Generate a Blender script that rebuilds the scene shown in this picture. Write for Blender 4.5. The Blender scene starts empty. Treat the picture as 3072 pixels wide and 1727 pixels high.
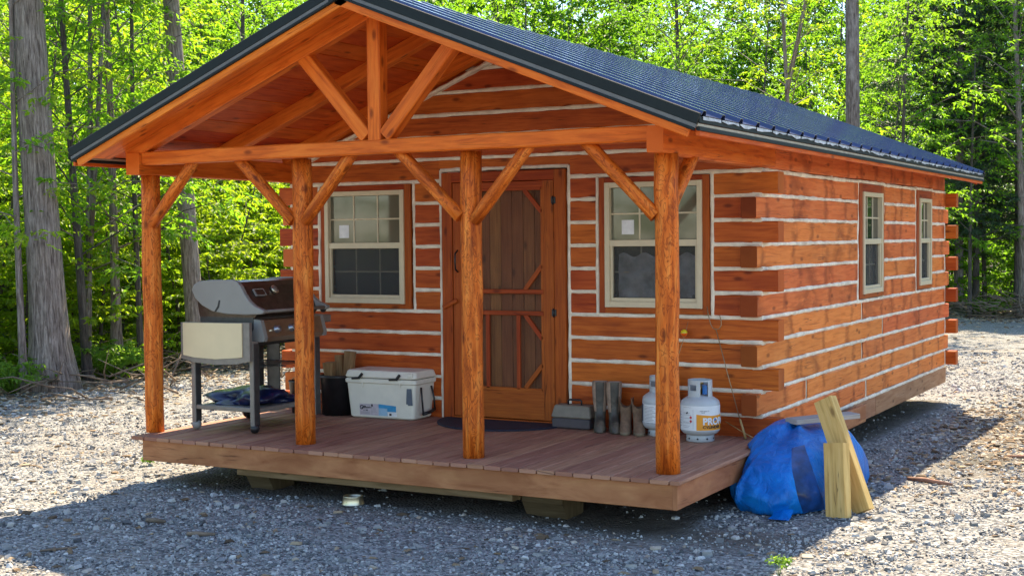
import bpy, math, random
import numpy as np
from mathutils import Vector, Matrix
random.seed(7)
RNG = np.random.default_rng(11)
SC = bpy.context.scene
COL = SC.collection
R = math.radians

# ------------------------------------------------------------------ camera, sky, sun, exposure
CAM = Vector((3.4987, -8.6038, 1.6578))
YAW, PITCH, ROLL = 0.5068, -0.0358, -0.0095
fw = Vector((-math.sin(YAW) * math.cos(PITCH), math.cos(YAW) * math.cos(PITCH), math.sin(PITCH)))
rt = Vector((math.cos(YAW), math.sin(YAW), 0)); up = rt.cross(fw)
rr = math.cos(ROLL) * rt + math.sin(ROLL) * up
uu = -math.sin(ROLL) * rt + math.cos(ROLL) * up
cd = bpy.data.cameras.new('camera'); cam = bpy.data.objects.new('camera', cd); COL.objects.link(cam)
cam.matrix_world = Matrix(((rr.x, uu.x, -fw.x, CAM.x), (rr.y, uu.y, -fw.y, CAM.y), (rr.z, uu.z, -fw.z, CAM.z), (0, 0, 0, 1)))
cd.sensor_width = 36; cd.lens = 36 * 4073.37 / 3072; cd.clip_start = .05; cd.clip_end = 2000
SC.camera = cam

SUN_DIR = Vector((-0.19, 0.65, 1.0)).normalized()          # towards the sun
W = bpy.data.worlds.new('World'); SC.world = W; W.use_nodes = True
nt = W.node_tree; bg = nt.nodes['Background']
sk = nt.nodes.new('ShaderNodeTexSky'); sk.sky_type = 'NISHITA'; sk.sun_disc = False
sk.sun_elevation = math.asin(SUN_DIR.z); sk.sun_rotation = math.atan2(SUN_DIR.x, SUN_DIR.y); sk.ozone_density = 1.6; sk.dust_density = .3
sh = nt.nodes.new('ShaderNodeHueSaturation'); sh.inputs['Saturation'].default_value = 1.0
nt.links.new(sk.outputs[0], sh.inputs['Color']); nt.links.new(sh.outputs[0], bg.inputs[0]); bg.inputs[1].default_value = 0.115
sl = bpy.data.lights.new('sun', 'SUN'); sl.energy = 4.6; sl.angle = R(.53); sl.color = (1, .85, .62)
so = bpy.data.objects.new('sun', sl); COL.objects.link(so)
so.rotation_euler = (-SUN_DIR).to_track_quat('-Z', 'Y').to_euler()
SC.view_settings.view_transform = 'Standard'; SC.view_settings.look = 'None'
SC.view_settings.exposure = 1.8; SC.view_settings.gamma = 1.0
SC.cycles.max_bounces = 10; SC.cycles.diffuse_bounces = 7; SC.cycles.transparent_max_bounces = 12

# ------------------------------------------------------------------ node helpers
def mat(name):
    m = bpy.data.materials.new(name); m.use_nodes = True
    n = m.node_tree; p = n.nodes['Principled BSDF']
    return m, n, p
def nd(n, t, **kw):
    x = n.nodes.new(t)
    for k, v in kw.items():
        if k in x.inputs: x.inputs[k].default_value = v
        else: setattr(x, k, v)
    return x
def ramp(n, src, stops, interp='LINEAR'):
    r = n.nodes.new('ShaderNodeValToRGB'); e = r.color_ramp.elements; r.color_ramp.interpolation = interp
    while len(e) < len(stops): e.new(.5)
    for i, (p, c) in enumerate(stops):
        e[i].position = p; e[i].color = (c[0], c[1], c[2], 1) if len(c) == 3 else c
    n.links.new(src, r.inputs[0]); return r.outputs[0]
def mixc(n, fac, a, b, mode='MIX'):
    x = n.nodes.new('ShaderNodeMix'); x.data_type = 'RGBA'; x.blend_type = mode
    for i, v in ((0, fac), (6, a), (7, b)):
        if isinstance(v, (int, float)): x.inputs[i].default_value = v
        elif isinstance(v, tuple): x.inputs[i].default_value = (v[0], v[1], v[2], 1)
        else: n.links.new(v, x.inputs[i])
    return x.outputs[2]
def maths(n, op, a, b=None, clamp=False):
    x = n.nodes.new('ShaderNodeMath'); x.operation = op; x.use_clamp = clamp
    for i, v in ((0, a), (1, b)):
        if v is None: continue
        if isinstance(v, (int, float)): x.inputs[i].default_value = v
        else: n.links.new(v, x.inputs[i])
    return x.outputs[0]
def mapping(n, src, sc, loc=(0, 0, 0)):
    m = n.nodes.new('ShaderNodeMapping'); m.inputs['Scale'].default_value = sc; m.inputs['Location'].default_value = loc
    n.links.new(src, m.inputs[0]); return m.outputs[0]
def noise(n, vec, scale, detail=4, rough=.55, dist=0):
    x = nd(n, 'ShaderNodeTexNoise', Scale=scale, Detail=detail, Roughness=rough, Distortion=dist)
    if vec is not None: n.links.new(vec, x.inputs['Vector'])
    return x.outputs[0]
def bump(n, p, h, strength=.3, dist=.01):
    b = nd(n, 'ShaderNodeBump', Strength=strength, Distance=dist); n.links.new(h, b.inputs['Height'])
    n.links.new(b.outputs[0], p.inputs['Normal']); return b
def isl(n): return n.nodes.new('ShaderNodeNewGeometry').outputs['Random Per Island']
def hsv(n, col, h=None, s=None, v=None):
    x = n.nodes.new('ShaderNodeHueSaturation')
    n.links.new(col, x.inputs['Color'])
    for k, w in (('Hue', h), ('Saturation', s), ('Value', v)):
        if w is None: continue
        if isinstance(w, (int, float)): x.inputs[k].default_value = w
        else: n.links.new(w, x.inputs[k])
    return x.outputs[0]

def wood(name, dark, mid, light, rough=.55, grain=16, blotch=.35, hewn=False, knots=True, vary=.3, burl=False):
    m, n, p = mat(name)
    uv = n.nodes.new('ShaderNodeUVMap').outputs[0]
    g = noise(n, mapping(n, uv, (1.1, grain, 1)), 2.2, 6, .6, .6)
    c = ramp(n, g, [(.28, dark), (.5, mid), (.72, light)])
    bl = noise(n, mapping(n, uv, (1.6, 3.2, 1)), 1.6, 3, .5, .4)
    c = mixc(n, maths(n, 'MULTIPLY', ramp(n, bl, [(.38, (0, 0, 0)), (.68, (1, 1, 1))]), blotch), c, dark)
    h = g
    if burl:   # peeled log: contour-like swirls left by the drawknife
        b = noise(n, mapping(n, uv, (4.5, 11, 1)), 1.5, 2.5, .5, 1.2)
        w = maths(n, 'PINGPONG', maths(n, 'MULTIPLY', b, 11.0), 1.0)
        lines = ramp(n, w, [(.0, (1, 1, 1)), (.38, (0, 0, 0))])
        c = mixc(n, maths(n, 'MULTIPLY', lines, .85), c, dark)
        pale = noise(n, mapping(n, uv, (1.2, 14, 1), (3, 1, 0)), 1.3, 3, .6)
        c = mixc(n, maths(n, 'MULTIPLY', ramp(n, pale, [(.55, (0, 0, 0)), (.7, (1, 1, 1))]), .6), c, light)
        h = maths(n, 'SUBTRACT', g, maths(n, 'MULTIPLY', lines, .5))
    if hewn:   # adze marks across the log
        wv = noise(n, mapping(n, uv, (2, 6, 1)), 1.5, 2)
        comb = n.nodes.new('ShaderNodeVectorMath'); comb.operation = 'ADD'
        n.links.new(uv, comb.inputs[0])
        cx = n.nodes.new('ShaderNodeCombineXYZ'); n.links.new(maths(n, 'MULTIPLY', wv, .22), cx.inputs[0])
        n.links.new(cx.outputs[0], comb.inputs[1])
        vo = nd(n, 'ShaderNodeTexVoronoi', feature='DISTANCE_TO_EDGE', Scale=1.0); vo.voronoi_dimensions = '2D'
        n.links.new(mapping(n, comb.outputs[0], (1.25, .35, 1)), vo.inputs['Vector'])
        ln = ramp(n, vo.outputs['Distance'], [(0, (1, 1, 1)), (.035, (.7, .7, .7)), (.10, (0, 0, 0))])
        brk = ramp(n, noise(n, mapping(n, uv, (3, 9, 1), (5, 5, 0)), 1.4, 2), [(.32, (0, 0, 0)), (.5, (1, 1, 1))])
        ln = maths(n, 'MULTIPLY', ln, brk)
        c = mixc(n, maths(n, 'MULTIPLY', ln, .7), c, (dark[0] * .55, dark[1] * .5, dark[2] * .5))
        vc = nd(n, 'ShaderNodeTexVoronoi', Scale=1.0); vc.voronoi_dimensions = '2D'
        n.links.new(mapping(n, comb.outputs[0], (1.25, .35, 1)), vc.inputs['Vector'])
        sep = n.nodes.new('ShaderNodeSeparateColor'); n.links.new(vc.outputs['Color'], sep.inputs[0])
        c = hsv(n, c, v=maths(n, 'ADD', .91, maths(n, 'MULTIPLY', sep.outputs[0], .18)))
        h = maths(n, 'SUBTRACT', maths(n, 'MULTIPLY', g, .6), maths(n, 'MULTIPLY', ln, .5))
    if knots:
        kv = nd(n, 'ShaderNodeTexVoronoi', Scale=1.0); kv.voronoi_dimensions = '2D'
        n.links.new(mapping(n, uv, (1.5, 3.6, 1)), kv.inputs['Vector'])
        kd = ramp(n, kv.outputs['Distance'], [(.03, (1, 1, 1)), (.085, (0, 0, 0))])
        c = mixc(n, maths(n, 'MULTIPLY', kd, .75), c, (dark[0] * .4, dark[1] * .35, dark[2] * .4))
    # drying checks that run with the grain
    ck = noise(n, mapping(n, uv, (.45, 15, 1), (9, 2, 0)), 1.3, 3, .5, .3)
    cl = ramp(n, maths(n, 'ABSOLUTE', maths(n, 'SUBTRACT', ck, .5)), [(0, (1, 1, 1)), (.012, (0, 0, 0))])
    cm = ramp(n, noise(n, mapping(n, uv, (1.1, 2.5, 1), (1, 7, 0)), 1.2, 2), [(.52, (0, 0, 0)), (.62, (1, 1, 1))])
    cl = maths(n, 'MULTIPLY', cl, cm)
    c = mixc(n, maths(n, 'MULTIPLY', cl, .8), c, (dark[0] * .25, dark[1] * .25, dark[2] * .3))
    h = maths(n, 'SUBTRACT', h, cl)
    r = isl(n)
    c = hsv(n, c, h=maths(n, 'ADD', .492, maths(n, 'MULTIPLY', r, .016)), v=maths(n, 'ADD', 1 - vary / 2, maths(n, 'MULTIPLY', r, vary)))
    n.links.new(c, p.inputs['Base Color']); p.inputs['Roughness'].default_value = rough
    p.inputs['Specular IOR Level'].default_value = .18
    bump(n, p, h, .35, .006)
    return m
def plain(name, col, rough=.5, metal=0, var=.12, scale=14, bmp=.05, spec=.5, dirt=None):
    m, n, p = mat(name)
    tc = n.nodes.new('ShaderNodeTexCoord').outputs['Object']
    g = noise(n, tc, scale, 5, .6)
    a = tuple(max(0, x * (1 - var * 1.6)) for x in col); b = tuple(min(1, x * (1 + var)) for x in col)
    c = ramp(n, g, [(.3, a), (.7, b)])
    if dirt:
        d = ramp(n, noise(n, tc, scale * .35, 5, .65), [(.48, (0, 0, 0)), (.7, (1, 1, 1))])
        c = mixc(n, maths(n, 'MULTIPLY', d, dirt[3]), c, dirt[:3])
    n.links.new(c, p.inputs['Base Color'])
    p.inputs['Roughness'].default_value = rough; p.inputs['Metallic'].default_value = metal
    p.inputs['Specular IOR Level'].default_value = spec
    if bmp: bump(n, p, g, bmp, .01)
    return m

M = {}
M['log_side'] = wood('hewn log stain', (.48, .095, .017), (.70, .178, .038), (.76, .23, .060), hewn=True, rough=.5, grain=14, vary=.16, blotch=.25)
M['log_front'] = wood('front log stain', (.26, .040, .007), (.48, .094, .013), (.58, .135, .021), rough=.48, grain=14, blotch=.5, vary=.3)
M['log_end_shaded'] = wood('shaded log end grain', (.15, .025, .004), (.24, .045, .007), (.32, .07, .011), rough=.6, grain=6, vary=.2)  # side log ends coloured darker to stand in for the shade on them
M['post'] = wood('peeled post', (.24, .036, .004), (.66, .138, .013), (.85, .28, .05), rough=.5, grain=9, burl=True, vary=.15)
M['beam'] = wood('beam stain', (.40, .060, .007), (.70, .140, .014), (.78, .20, .026), rough=.5, grain=12, vary=.2)
M['soffit'] = wood('soffit board', (.34, .036, .005), (.56, .080, .009), (.64, .115, .014), rough=.55, grain=6, blotch=.5, vary=.3)
M['trim'] = wood('trim stain', (.22, .032, .007), (.35, .06, .009), (.44, .09, .013), rough=.5, grain=20, vary=.2)
M['door'] = wood('plank door', (.20, .065, .022), (.33, .115, .038), (.42, .155, .05), rough=.5, grain=22, vary=.35)
M['scr_door'] = wood('screen door wood', (.24, .040, .008), (.36, .068, .011), (.43, .095, .016), rough=.5, grain=20, vary=.15)
M['deck'] = wood('deck board', (.24, .105, .062), (.38, .185, .115), (.47, .25, .165), rough=.65, grain=18, blotch=.3, vary=.3, knots=False)
M['rim'] = wood('rim board', (.25, .085, .032), (.42, .175, .075), (.50, .24, .10), rough=.6, grain=4, blotch=.6, vary=.1, knots=False)
M['sill'] = wood('sill beam', (.25, .10, .05), (.36, .17, .09), (.42, .22, .13), rough=.6, grain=8, vary=.1)
M['skid'] = wood('skid timber', (.16, .10, .05), (.25, .17, .09), (.32, .23, .13), rough=.7, grain=10, vary=.1)
M['lumber'] = wood('fresh lumber', (.42, .24, .07), (.68, .44, .15), (.76, .54, .22), rough=.65, grain=12, vary=.12, blotch=.35)
M['greywood'] = wood('weathered board', (.22, .2, .18), (.36, .33, .3), (.45, .42, .38), rough=.7, grain=14)
M['firewood'] = wood('split firewood', (.13, .07, .03), (.26, .15, .07), (.36, .24, .12), rough=.8, grain=14)
M['chink'] = plain('chinking', (.82, .73, .57), .75, var=.14, scale=9, bmp=.35, dirt=(.40, .24, .13, .45))
M['vinyl'] = plain('almond window frame', (.62, .52, .34), .4, var=.04)
M['roofblack'] = plain('dark metal trim', (.006, .011, .011), .6, var=.15, bmp=.02, spec=.3)
M['greytrim'] = plain('grey trim edge', (.11, .105, .10), .4, var=.1)
M['beige_trim'] = plain('beige eave strip', (.40, .34, .25), .5)
M['foil'] = plain('white underlayment', (.50, .51, .53), .5, var=.3)
M['castgrey'] = plain('grey hood casting', (.25, .24, .215), .45, var=.04, scale=4, bmp=0)
M['steel'] = plain('brown steel', (.10, .075, .06), .28, metal=.7, var=.2, spec=.5)
M['bronze'] = plain('bronze control panel', (.24, .15, .085), .3, metal=.5, var=.1)
M['panel_beige'] = plain('beige side shelf', (.70, .56, .33), .5, var=.03, scale=5, dirt=(.45, .36, .22, .18))
M['darkmetal'] = plain('dark frame metal', (.06, .058, .055), .4, metal=.3, var=.2)
M['taupe'] = plain('taupe leg metal', (.22, .195, .165), .45, metal=.2, var=.1)
M['black'] = plain('black plastic', (.012, .012, .014), .4, var=.3)
M['chrome'] = plain('bright steel', (.68, .60, .42), .36, metal=1, var=.05)
M['silver'] = plain('silver knob', (.32, .33, .36), .3, metal=.8)
M['bag'] = plain('dark blue plastic bag', (.006, .010, .045), .28, var=.4, bmp=.3)
M['cooler'] = plain('white cooler plastic', (.76, .72, .60), .5, var=.04, scale=5, dirt=(.42, .38, .28, .25))
M['lilac'] = plain('lilac paper label', (.55, .48, .5), .6)
M['paper'] = plain('white paper', (.75, .75, .74), .6)
M['cyan'] = plain('blue paper print', (.04, .30, .55), .5)
M['cyanpale'] = plain('pale blue print', (.30, .48, .62), .5)
M['ink'] = plain('black ink', (.015, .015, .02), .6)
M['greytext'] = plain('grey ink', (.28, .27, .28), .6)
M['cloth'] = plain('grey strap', (.12, .14, .17), .8)
M['mat'] = plain('navy rubber mat', (.010, .012, .03), .75, var=.3, scale=60, bmp=.4)
M['box_tan'] = plain('tan box lid', (.20, .17, .125), .6, var=.1)
M['box_grey'] = plain('grey box base', (.075, .062, .065), .6, var=.1)
M['rubber'] = plain('olive rubber', (.06, .053, .04), .5, var=.3, dirt=(.28, .22, .15, .7), scale=12)
M['boot_tan'] = plain('boot lining', (.34, .235, .165), .8, var=.3, scale=10)
M['suede'] = plain('brown suede', (.20, .12, .07), .9, var=.3, scale=16, dirt=(.2, .15, .1, .5))
M['sole'] = plain('tan sole', (.21, .16, .10), .8)
M['cyl'] = plain('grey cylinder paint', (.47, .49, .49), .38, var=.06, scale=6, dirt=(.3, .29, .25, .3))
M['sleeve'] = plain('white label sleeve', (.72, .73, .72), .45, var=.04)
M['silverlabel'] = plain('silver label', (.42, .45, .47), .4, var=.3, scale=25)
M['navy'] = plain('navy print', (.03, .045, .09), .5)
M['orange'] = plain('orange print', (.78, .30, .012), .45, var=.05)
M['red'] = plain('red print', (.6, .02, .025), .5)
M['redplastic'] = plain('red plastic', (.5, .012, .02), .35)
M['blueprint'] = plain('blue print', (.02, .14, .40), .4)
M['brass'] = plain('brass valve', (.45, .30, .10), .35, metal=.9)
M['bobber_y'] = plain('yellow float', (.75, .60, .02), .3)
M['bobber_o'] = plain('orange float', (.85, .14, .01), .3)
M['wire'] = plain('bronze wire', (.35, .24, .13), .4, metal=.5)
M['handlewood'] = wood('fork handle', (.3, .17, .06), (.45, .28, .11), (.5, .34, .15))
M['curtain'] = plain('crumpled silver film', (.50, .49, .50), .4, metal=.2, var=.35, scale=7, bmp=.5)
M['scatter_twig'] = plain('twig', (.20, .145, .10), .9, var=.3, scale=8)
M['reddish'] = plain('reddish stick', (.28, .15, .10), .9, var=.3, scale=8)

def roof_metal():
    m, n, p = mat('navy ribbed metal roof')
    tc = n.nodes.new('ShaderNodeTexCoord').outputs['Object']
    g = noise(n, mapping(n, tc, (.4, 3, .4)), 2, 4)
    n.links.new(ramp(n, g, [(.3, (.026, .042, .105)), (.7, (.04, .06, .15))]), p.inputs['Base Color'])
    n.links.new(maths(n, 'ADD', .22, maths(n, 'MULTIPLY', g, .2)), p.inputs['Roughness'])
    p.inputs['Metallic'].default_value = .35; p.inputs['Coat Weight'].default_value = 1.0; p.inputs['Coat Roughness'].default_value = .08
    return m
M['roof'] = roof_metal()
def tarp_mat():
    m, n, p = mat('blue tarp')
    tc = n.nodes.new('ShaderNodeTexCoord').outputs['Object']
    g = noise(n, tc, 4, 6, .65, .5)
    c = ramp(n, g, [(.3, (.002, .095, .36)), (.55, (.003, .17, .58)), (.78, (.008, .25, .70))])
    w = ramp(n, noise(n, tc, 22, 6, .7), [(.62, (0, 0, 0)), (.78, (1, 1, 1))])
    c = mixc(n, maths(n, 'MULTIPLY', w, .18), c, (.25, .36, .55))
    n.links.new(c, p.inputs['Base Color']); p.inputs['Roughness'].default_value = .34; p.inputs['Specular IOR Level'].default_value = .3
    bump(n, p, noise(n, mapping(n, tc, (1, 1, .45)), 8, 6, .6, 1.2), .8, .04)
    return m
M['tarp'] = tarp_mat()
M['tarp_fold_shade'] = plain('blue tarp with painted fold shade', (.008, .050, .19), .34, var=.5, scale=7, bmp=.6)  # darker blue painted in so a strip of tarp reads as a shaded fold
def glass(name, col, rough=.05):
    m, n, p = mat(name)
    tc = n.nodes.new('ShaderNodeTexCoord').outputs['Object']
    g = noise(n, tc, 2.5, 3)
    n.links.new(ramp(n, g, [(.3, tuple(x * .8 for x in col)), (.7, tuple(x * 1.15 for x in col))]), p.inputs['Base Color'])
    p.inputs['Roughness'].default_value = rough; p.inputs['IOR'].default_value = 1.6
    bump(n, p, noise(n, tc, 1.3, 2), .06, .02)
    return m
M['glass'] = glass('window glass over a drawn shade', (.13, .125, .085))
M['glass_low'] = glass('lower window glass', (.075, .072, .055))
M['glass_dark'] = glass('dark window glass', (.03, .035, .028))
def screen_mat(name, alpha, col):
    m, n, p = mat(name)
    tr = n.nodes.new('ShaderNodeBsdfTransparent'); mx = n.nodes.new('ShaderNodeMixShader'); mx.inputs[0].default_value = alpha
    p.inputs['Base Color'].default_value = (*col, 1); p.inputs['Roughness'].default_value = .6
    n.links.new(tr.outputs[0], mx.inputs[1]); n.links.new(p.outputs[0], mx.inputs[2])
    n.links.new(mx.outputs[0], n.nodes['Material Output'].inputs[0])
    return m
M['screen'] = screen_mat('insect screen', .38, (.045, .045, .042))
M['doorscreen'] = screen_mat('door screen mesh', .16, (.07, .045, .03))

def bark(name, a, b, c, lichen=.0):
    m, n, p = mat(name)
    uv = n.nodes.new('ShaderNodeUVMap').outputs[0]
    g = noise(n, mapping(n, uv, (1.6, 17, 1)), 2.0, 8, .75, .5)
    col = ramp(n, g, [(.38, a), (.5, b), (.62, c)])
    l = ramp(n, noise(n, mapping(n, uv, (1.2, 2, 1)), 1.5, 5, .7), [(.5, (0, 0, 0)), (.68, (1, 1, 1))])
    if lichen: col = mixc(n, maths(n, 'MULTIPLY', l, lichen), col, (.42, .39, .35))
    n.links.new(col, p.inputs['Base Color']); p.inputs['Roughness'].default_value = .9
    bump(n, p, g, .9, .03)
    return m
M['bark'] = bark('grey furrowed bark', (.07, .05, .038), (.21, .165, .135), (.38, .32, .27), .3)
M['bark_dark'] = bark('dark bark', (.03, .026, .022), (.075, .062, .052), (.13, .11, .09), .1)
M['bark_mottled'] = bark('mottled bark', (.06, .045, .04), (.15, .12, .10), (.28, .25, .22), .6)
def leafmat(name, base, trans, var=.35, tw=.55):
    m, n, p = mat(name)
    geo = n.nodes.new('ShaderNodeNewGeometry')
    r = geo.outputs['Random Per Island']
    pos = geo.outputs['Position']
    cl = noise(n, pos, .55, 2)
    v = maths(n, 'ADD', .45, maths(n, 'ADD', maths(n, 'MULTIPLY', r, var), maths(n, 'MULTIPLY', cl, .80)))
    h = maths(n, 'ADD', .485, maths(n, 'MULTIPLY', cl, .03))
    def col(c):
        q = n.nodes.new('ShaderNodeRGB'); q.outputs[0].default_value = (*c, 1)
        return hsv(n, q.outputs[0], h=h, v=v)
    n.links.new(col(base), p.inputs['Base Color']); p.inputs['Roughness'].default_value = .5
    p.inputs['Specular IOR Level'].default_value = .3
    t = n.nodes.new('ShaderNodeBsdfTranslucent'); n.links.new(col(trans), t.inputs[0])
    mx = n.nodes.new('ShaderNodeMixShader'); mx.inputs[0].default_value = tw
    n.links.new(p.outputs[0], mx.inputs[1]); n.links.new(t.outputs[0], mx.inputs[2])
    n.links.new(mx.outputs[0], n.nodes['Material Output'].inputs[0])
    return m
M['leaf'] = leafmat('spring leaves', (.075, .145, .014), (.30, .57, .022))
M['leaf_yellow'] = leafmat('yellow green leaves', (.105, .17, .013), (.45, .64, .02))
M['leaf_deep'] = leafmat('deep green leaves', (.05, .11, .012), (.20, .42, .015))
M['needle'] = leafmat('pine needles', (.045, .08, .036), (.09, .16, .05), tw=.25)
M['plant'] = leafmat('weed leaves', (.11, .20, .03), (.34, .55, .05))

def ground_mat():
    m, n, p = mat('gravel and dirt ground')
    tc = n.nodes.new('ShaderNodeTexCoord').outputs['Object']
    at = n.nodes.new('ShaderNodeAttribute'); at.attribute_name = 'zone'
    sep = n.nodes.new('ShaderNodeSeparateColor'); n.links.new(at.outputs['Color'], sep.inputs[0])
    vo = nd(n, 'ShaderNodeTexVoronoi', Scale=42.0); n.links.new(tc, vo.inputs['Vector'])
    s2 = n.nodes.new('ShaderNodeSeparateColor'); n.links.new(vo.outputs['Color'], s2.inputs[0])
    grav = ramp(n, s2.outputs[0], [(.05, (.09, .088, .085)), (.45, (.22, .215, .205)), (.95, (.40, .39, .37))])
    big = noise(n, tc, .9, 4)
    grav = mixc(n, maths(n, 'MULTIPLY', ramp(n, big, [(.45, (0, 0, 0)), (.7, (1, 1, 1))]), .5), grav, (.24, .20, .155))
    dirt = ramp(n, noise(n, tc, 7, 6, .65), [(.3, (.085, .07, .055)), (.7, (.17, .14, .11))])
    fl = ramp(n, noise(n, tc, 11, 6, .7), [(.3, (.022, .022, .010)), (.5, (.055, .045, .024)), (.72, (.13, .095, .055))])
    c = mixc(n, sep.outputs[0], grav, dirt)
    c = mixc(n, sep.outputs[1], c, fl)
    n.links.new(c, p.inputs['Base Color']); p.inputs['Roughness'].default_value = .95
    p.inputs['Specular IOR Level'].default_value = .2
    hh = maths(n, 'ADD', maths(n, 'MULTIPLY', vo.outputs['Distance'], -1.0), noise(n, tc, 12, 5))
    bump(n, p, hh, .8, .03)
    return m
M['ground'] = ground_mat()
def stone_mat():
    m, n, p = mat('crushed stone')
    r = isl(n)
    c = ramp(n, r, [(0, (.07, .07, .072)), (.3, (.20, .202, .20)), (.7, (.36, .35, .325)), (.93, (.52, .51, .48)), (1, (.28, .20, .13))])
    tc = n.nodes.new('ShaderNodeTexCoord').outputs['Object']
    c = hsv(n, c, v=maths(n, 'ADD', .75, maths(n, 'MULTIPLY', noise(n, tc, 60, 3), .5)))
    n.links.new(c, p.inputs['Base Color']); p.inputs['Roughness'].default_value = .85
    p.inputs['Specular IOR Level'].default_value = .25
    return m
M['stone'] = stone_mat()
def litter_mat():
    m, n, p = mat('dry leaf litter')
    c = ramp(n, isl(n), [(0, (.07, .045, .025)), (.4, (.2, .13, .07)), (.75, (.36, .27, .17)), (1, (.48, .42, .33))])
    n.links.new(c, p.inputs['Base Color']); p.inputs['Roughness'].default_value = .9
    return m
M['litter'] = litter_mat()

# ------------------------------------------------------------------ mesh helpers
def V(*a): return Vector(a)
LOCALS = set()          # roots whose parts are modelled in their own coordinates
class MB:
    def __init__(s): s.v = []; s.f = []; s.uv = []; s.smooth = []; s.cap = []
    def face(s, idx, uvs, sm=False): s.f.append(idx); s.uv.append(uvs); s.smooth.append(sm)
    def rings(s, rings, us, vs, caps=True, closed=True, sm=False):
        """rings: list of lists of points (same count); us: u per ring; vs: v per profile point (count+1)"""
        b = len(s.v); k = len(rings[0])
        for r in rings: s.v.extend(tuple(p) for p in r)
        n = k if closed else k - 1
        for i in range(len(rings) - 1):
            for j in range(n):
                a = b + i * k + j; c = b + i * k + (j + 1) % k
                s.face((a, c, c + k, a + k), ((us[i], vs[j]), (us[i], vs[j + 1]), (us[i + 1], vs[j + 1]), (us[i + 1], vs[j])), sm)
        if caps:
            for i, rev in ((0, True), (len(rings) - 1, False)):
                idx = [b + i * k + j for j in range(k)]
                cen = sum((Vector(p) for p in rings[i]), Vector()) / k
                q = [(us[i] + .15 * (j / k), vs[0] + .3 * ((Vector(rings[i][j]) - cen).length)) for j in range(k)]
                if rev: idx = idx[::-1]; q = q[::-1]
                s.cap.append(len(s.f)); s.face(tuple(idx), tuple(q))
    def bar(s, p0, p1, w, h, up=(0, 0, 1), ch=.005, n=1, jit=0.0, seg=None):
        """rectangular bar from p0 to p1 (centre line); h along up, w across"""
        p0 = Vector(p0); p1 = Vector(p1); d = p1 - p0; L = d.length; d.normalize()
        up = Vector(up); sd = d.cross(up).normalized(); u2 = sd.cross(d).normalized()
        if seg: n = max(1, round(L / seg))
        ch = min(ch, w * .45, h * .45)
        a, b = w / 2, h / 2
        prof = [(-a + ch, -b), (a - ch, -b), (a, -b + ch), (a, b - ch), (a - ch, b), (-a + ch, b), (-a, b - ch), (-a, -b + ch)]
        vs = [0.0]
        for i in range(8):
            x0, y0 = prof[i]; x1, y1 = prof[(i + 1) % 8]; vs.append(vs[-1] + math.hypot(x1 - x0, y1 - y0))
        ou, ov = random.uniform(0, 40), random.uniform(0, 40)
        rings = []; us = []
        for i in range(n + 1):
            t = i / n
            if 0 < i < n and jit: t += random.uniform(-.3, .3) / n
            js = random.uniform(-jit, jit); ju = random.uniform(-jit, jit) * .6
            c = p0 + d * (L * t)
            rings.append([c + sd * (x + (js if x > 0 else -js) ) + u2 * (y + ju) for x, y in prof]); us.append(ou + L * t)
        s.rings(rings, us, [ov + x for x in vs])
    def box(s, x0, x1, y0, y1, z0, z1, ax='x', ch=.004, **k):
        cx, cy, cz = (x0 + x1) / 2, (y0 + y1) / 2, (z0 + z1) / 2
        if ax == 'x': s.bar((x0, cy, cz), (x1, cy, cz), y1 - y0, z1 - z0, (0, 0, 1), ch, **k)
        elif ax == 'y': s.bar((cx, y0, cz), (cx, y1, cz), x1 - x0, z1 - z0, (0, 0, 1), ch, **k)
        else: s.bar((cx, cy, z0), (cx, cy, z1), x1 - x0, y1 - y0, (0, 1, 0), ch, **k)
    def tube(s, pts, rad, n=12, jit=0.0, sm=True, caps=True):
        pts = [Vector(p) for p in pts]
        if not hasattr(rad, '__len__'): rad = [rad] * len(pts)
        rings = []; us = [random.uniform(0, 40)]; ov = random.uniform(0, 40)
        prev = None
        for i, p in enumerate(pts):
            d = (pts[min(i + 1, len(pts) - 1)] - pts[max(i - 1, 0)]).normalized()
            if prev is None:
                a = d.orthogonal().normalized()
            else: a = (prev - d * prev.dot(d)).normalized()
            prev = a; b = d.cross(a)
            rings.append([p + (a * math.cos(2 * math.pi * j / n) + b * math.sin(2 * math.pi * j / n)) * (rad[i] * (1 + random.uniform(-jit, jit))) for j in range(n)])
            if i: us.append(us[-1] + (p - pts[i - 1]).length)
        r = sum(rad) / len(rad)
        s.rings(rings, us, [ov + 2 * math.pi * r * j / n for j in range(n + 1)], caps=caps, sm=sm)
    def lathe(s, prof, c, n=32, sm=True, a0=0, a1=2 * math.pi, caps=False):
        """prof (r,z); partial sweeps allowed"""
        full = abs(a1 - a0 - 2 * math.pi) < 1e-6
        k = n if full else n + 1
        rings = [[(c[0] + r * math.cos(a0 + (a1 - a0) * j / n), c[1] + r * math.sin(a0 + (a1 - a0) * j / n), c[2] + z) for j in range(k)] for r, z in prof]
        us = [0]
        for i in range(1, len(prof)): us.append(us[-1] + math.dist(prof[i], prof[i - 1]))
        s.rings(rings, us, [j * .03 for j in range(k + 1)], caps=caps, closed=full, sm=sm)
    def poly(s, pts, thick, nrm):
        """flat outline extruded along nrm"""
        nrm = Vector(nrm).normalized(); pts = [Vector(p) for p in pts]
        r0 = pts; r1 = [p + nrm * thick for p in pts]
        vs = [i * .1 for i in range(len(pts) + 1)]
        b = len(s.v); k = len(pts)
        s.v.extend(tuple(p) for p in r0 + r1)
        for j in range(k):
            s.face((b + j, b + (j + 1) % k, b + k + (j + 1) % k, b + k + j), ((0, j * .1), (0, j * .1 + .1), (thick, j * .1 + .1), (thick, j * .1)))
        e = pts[1] - pts[0]; e.normalize(); g = nrm.cross(e)
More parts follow.
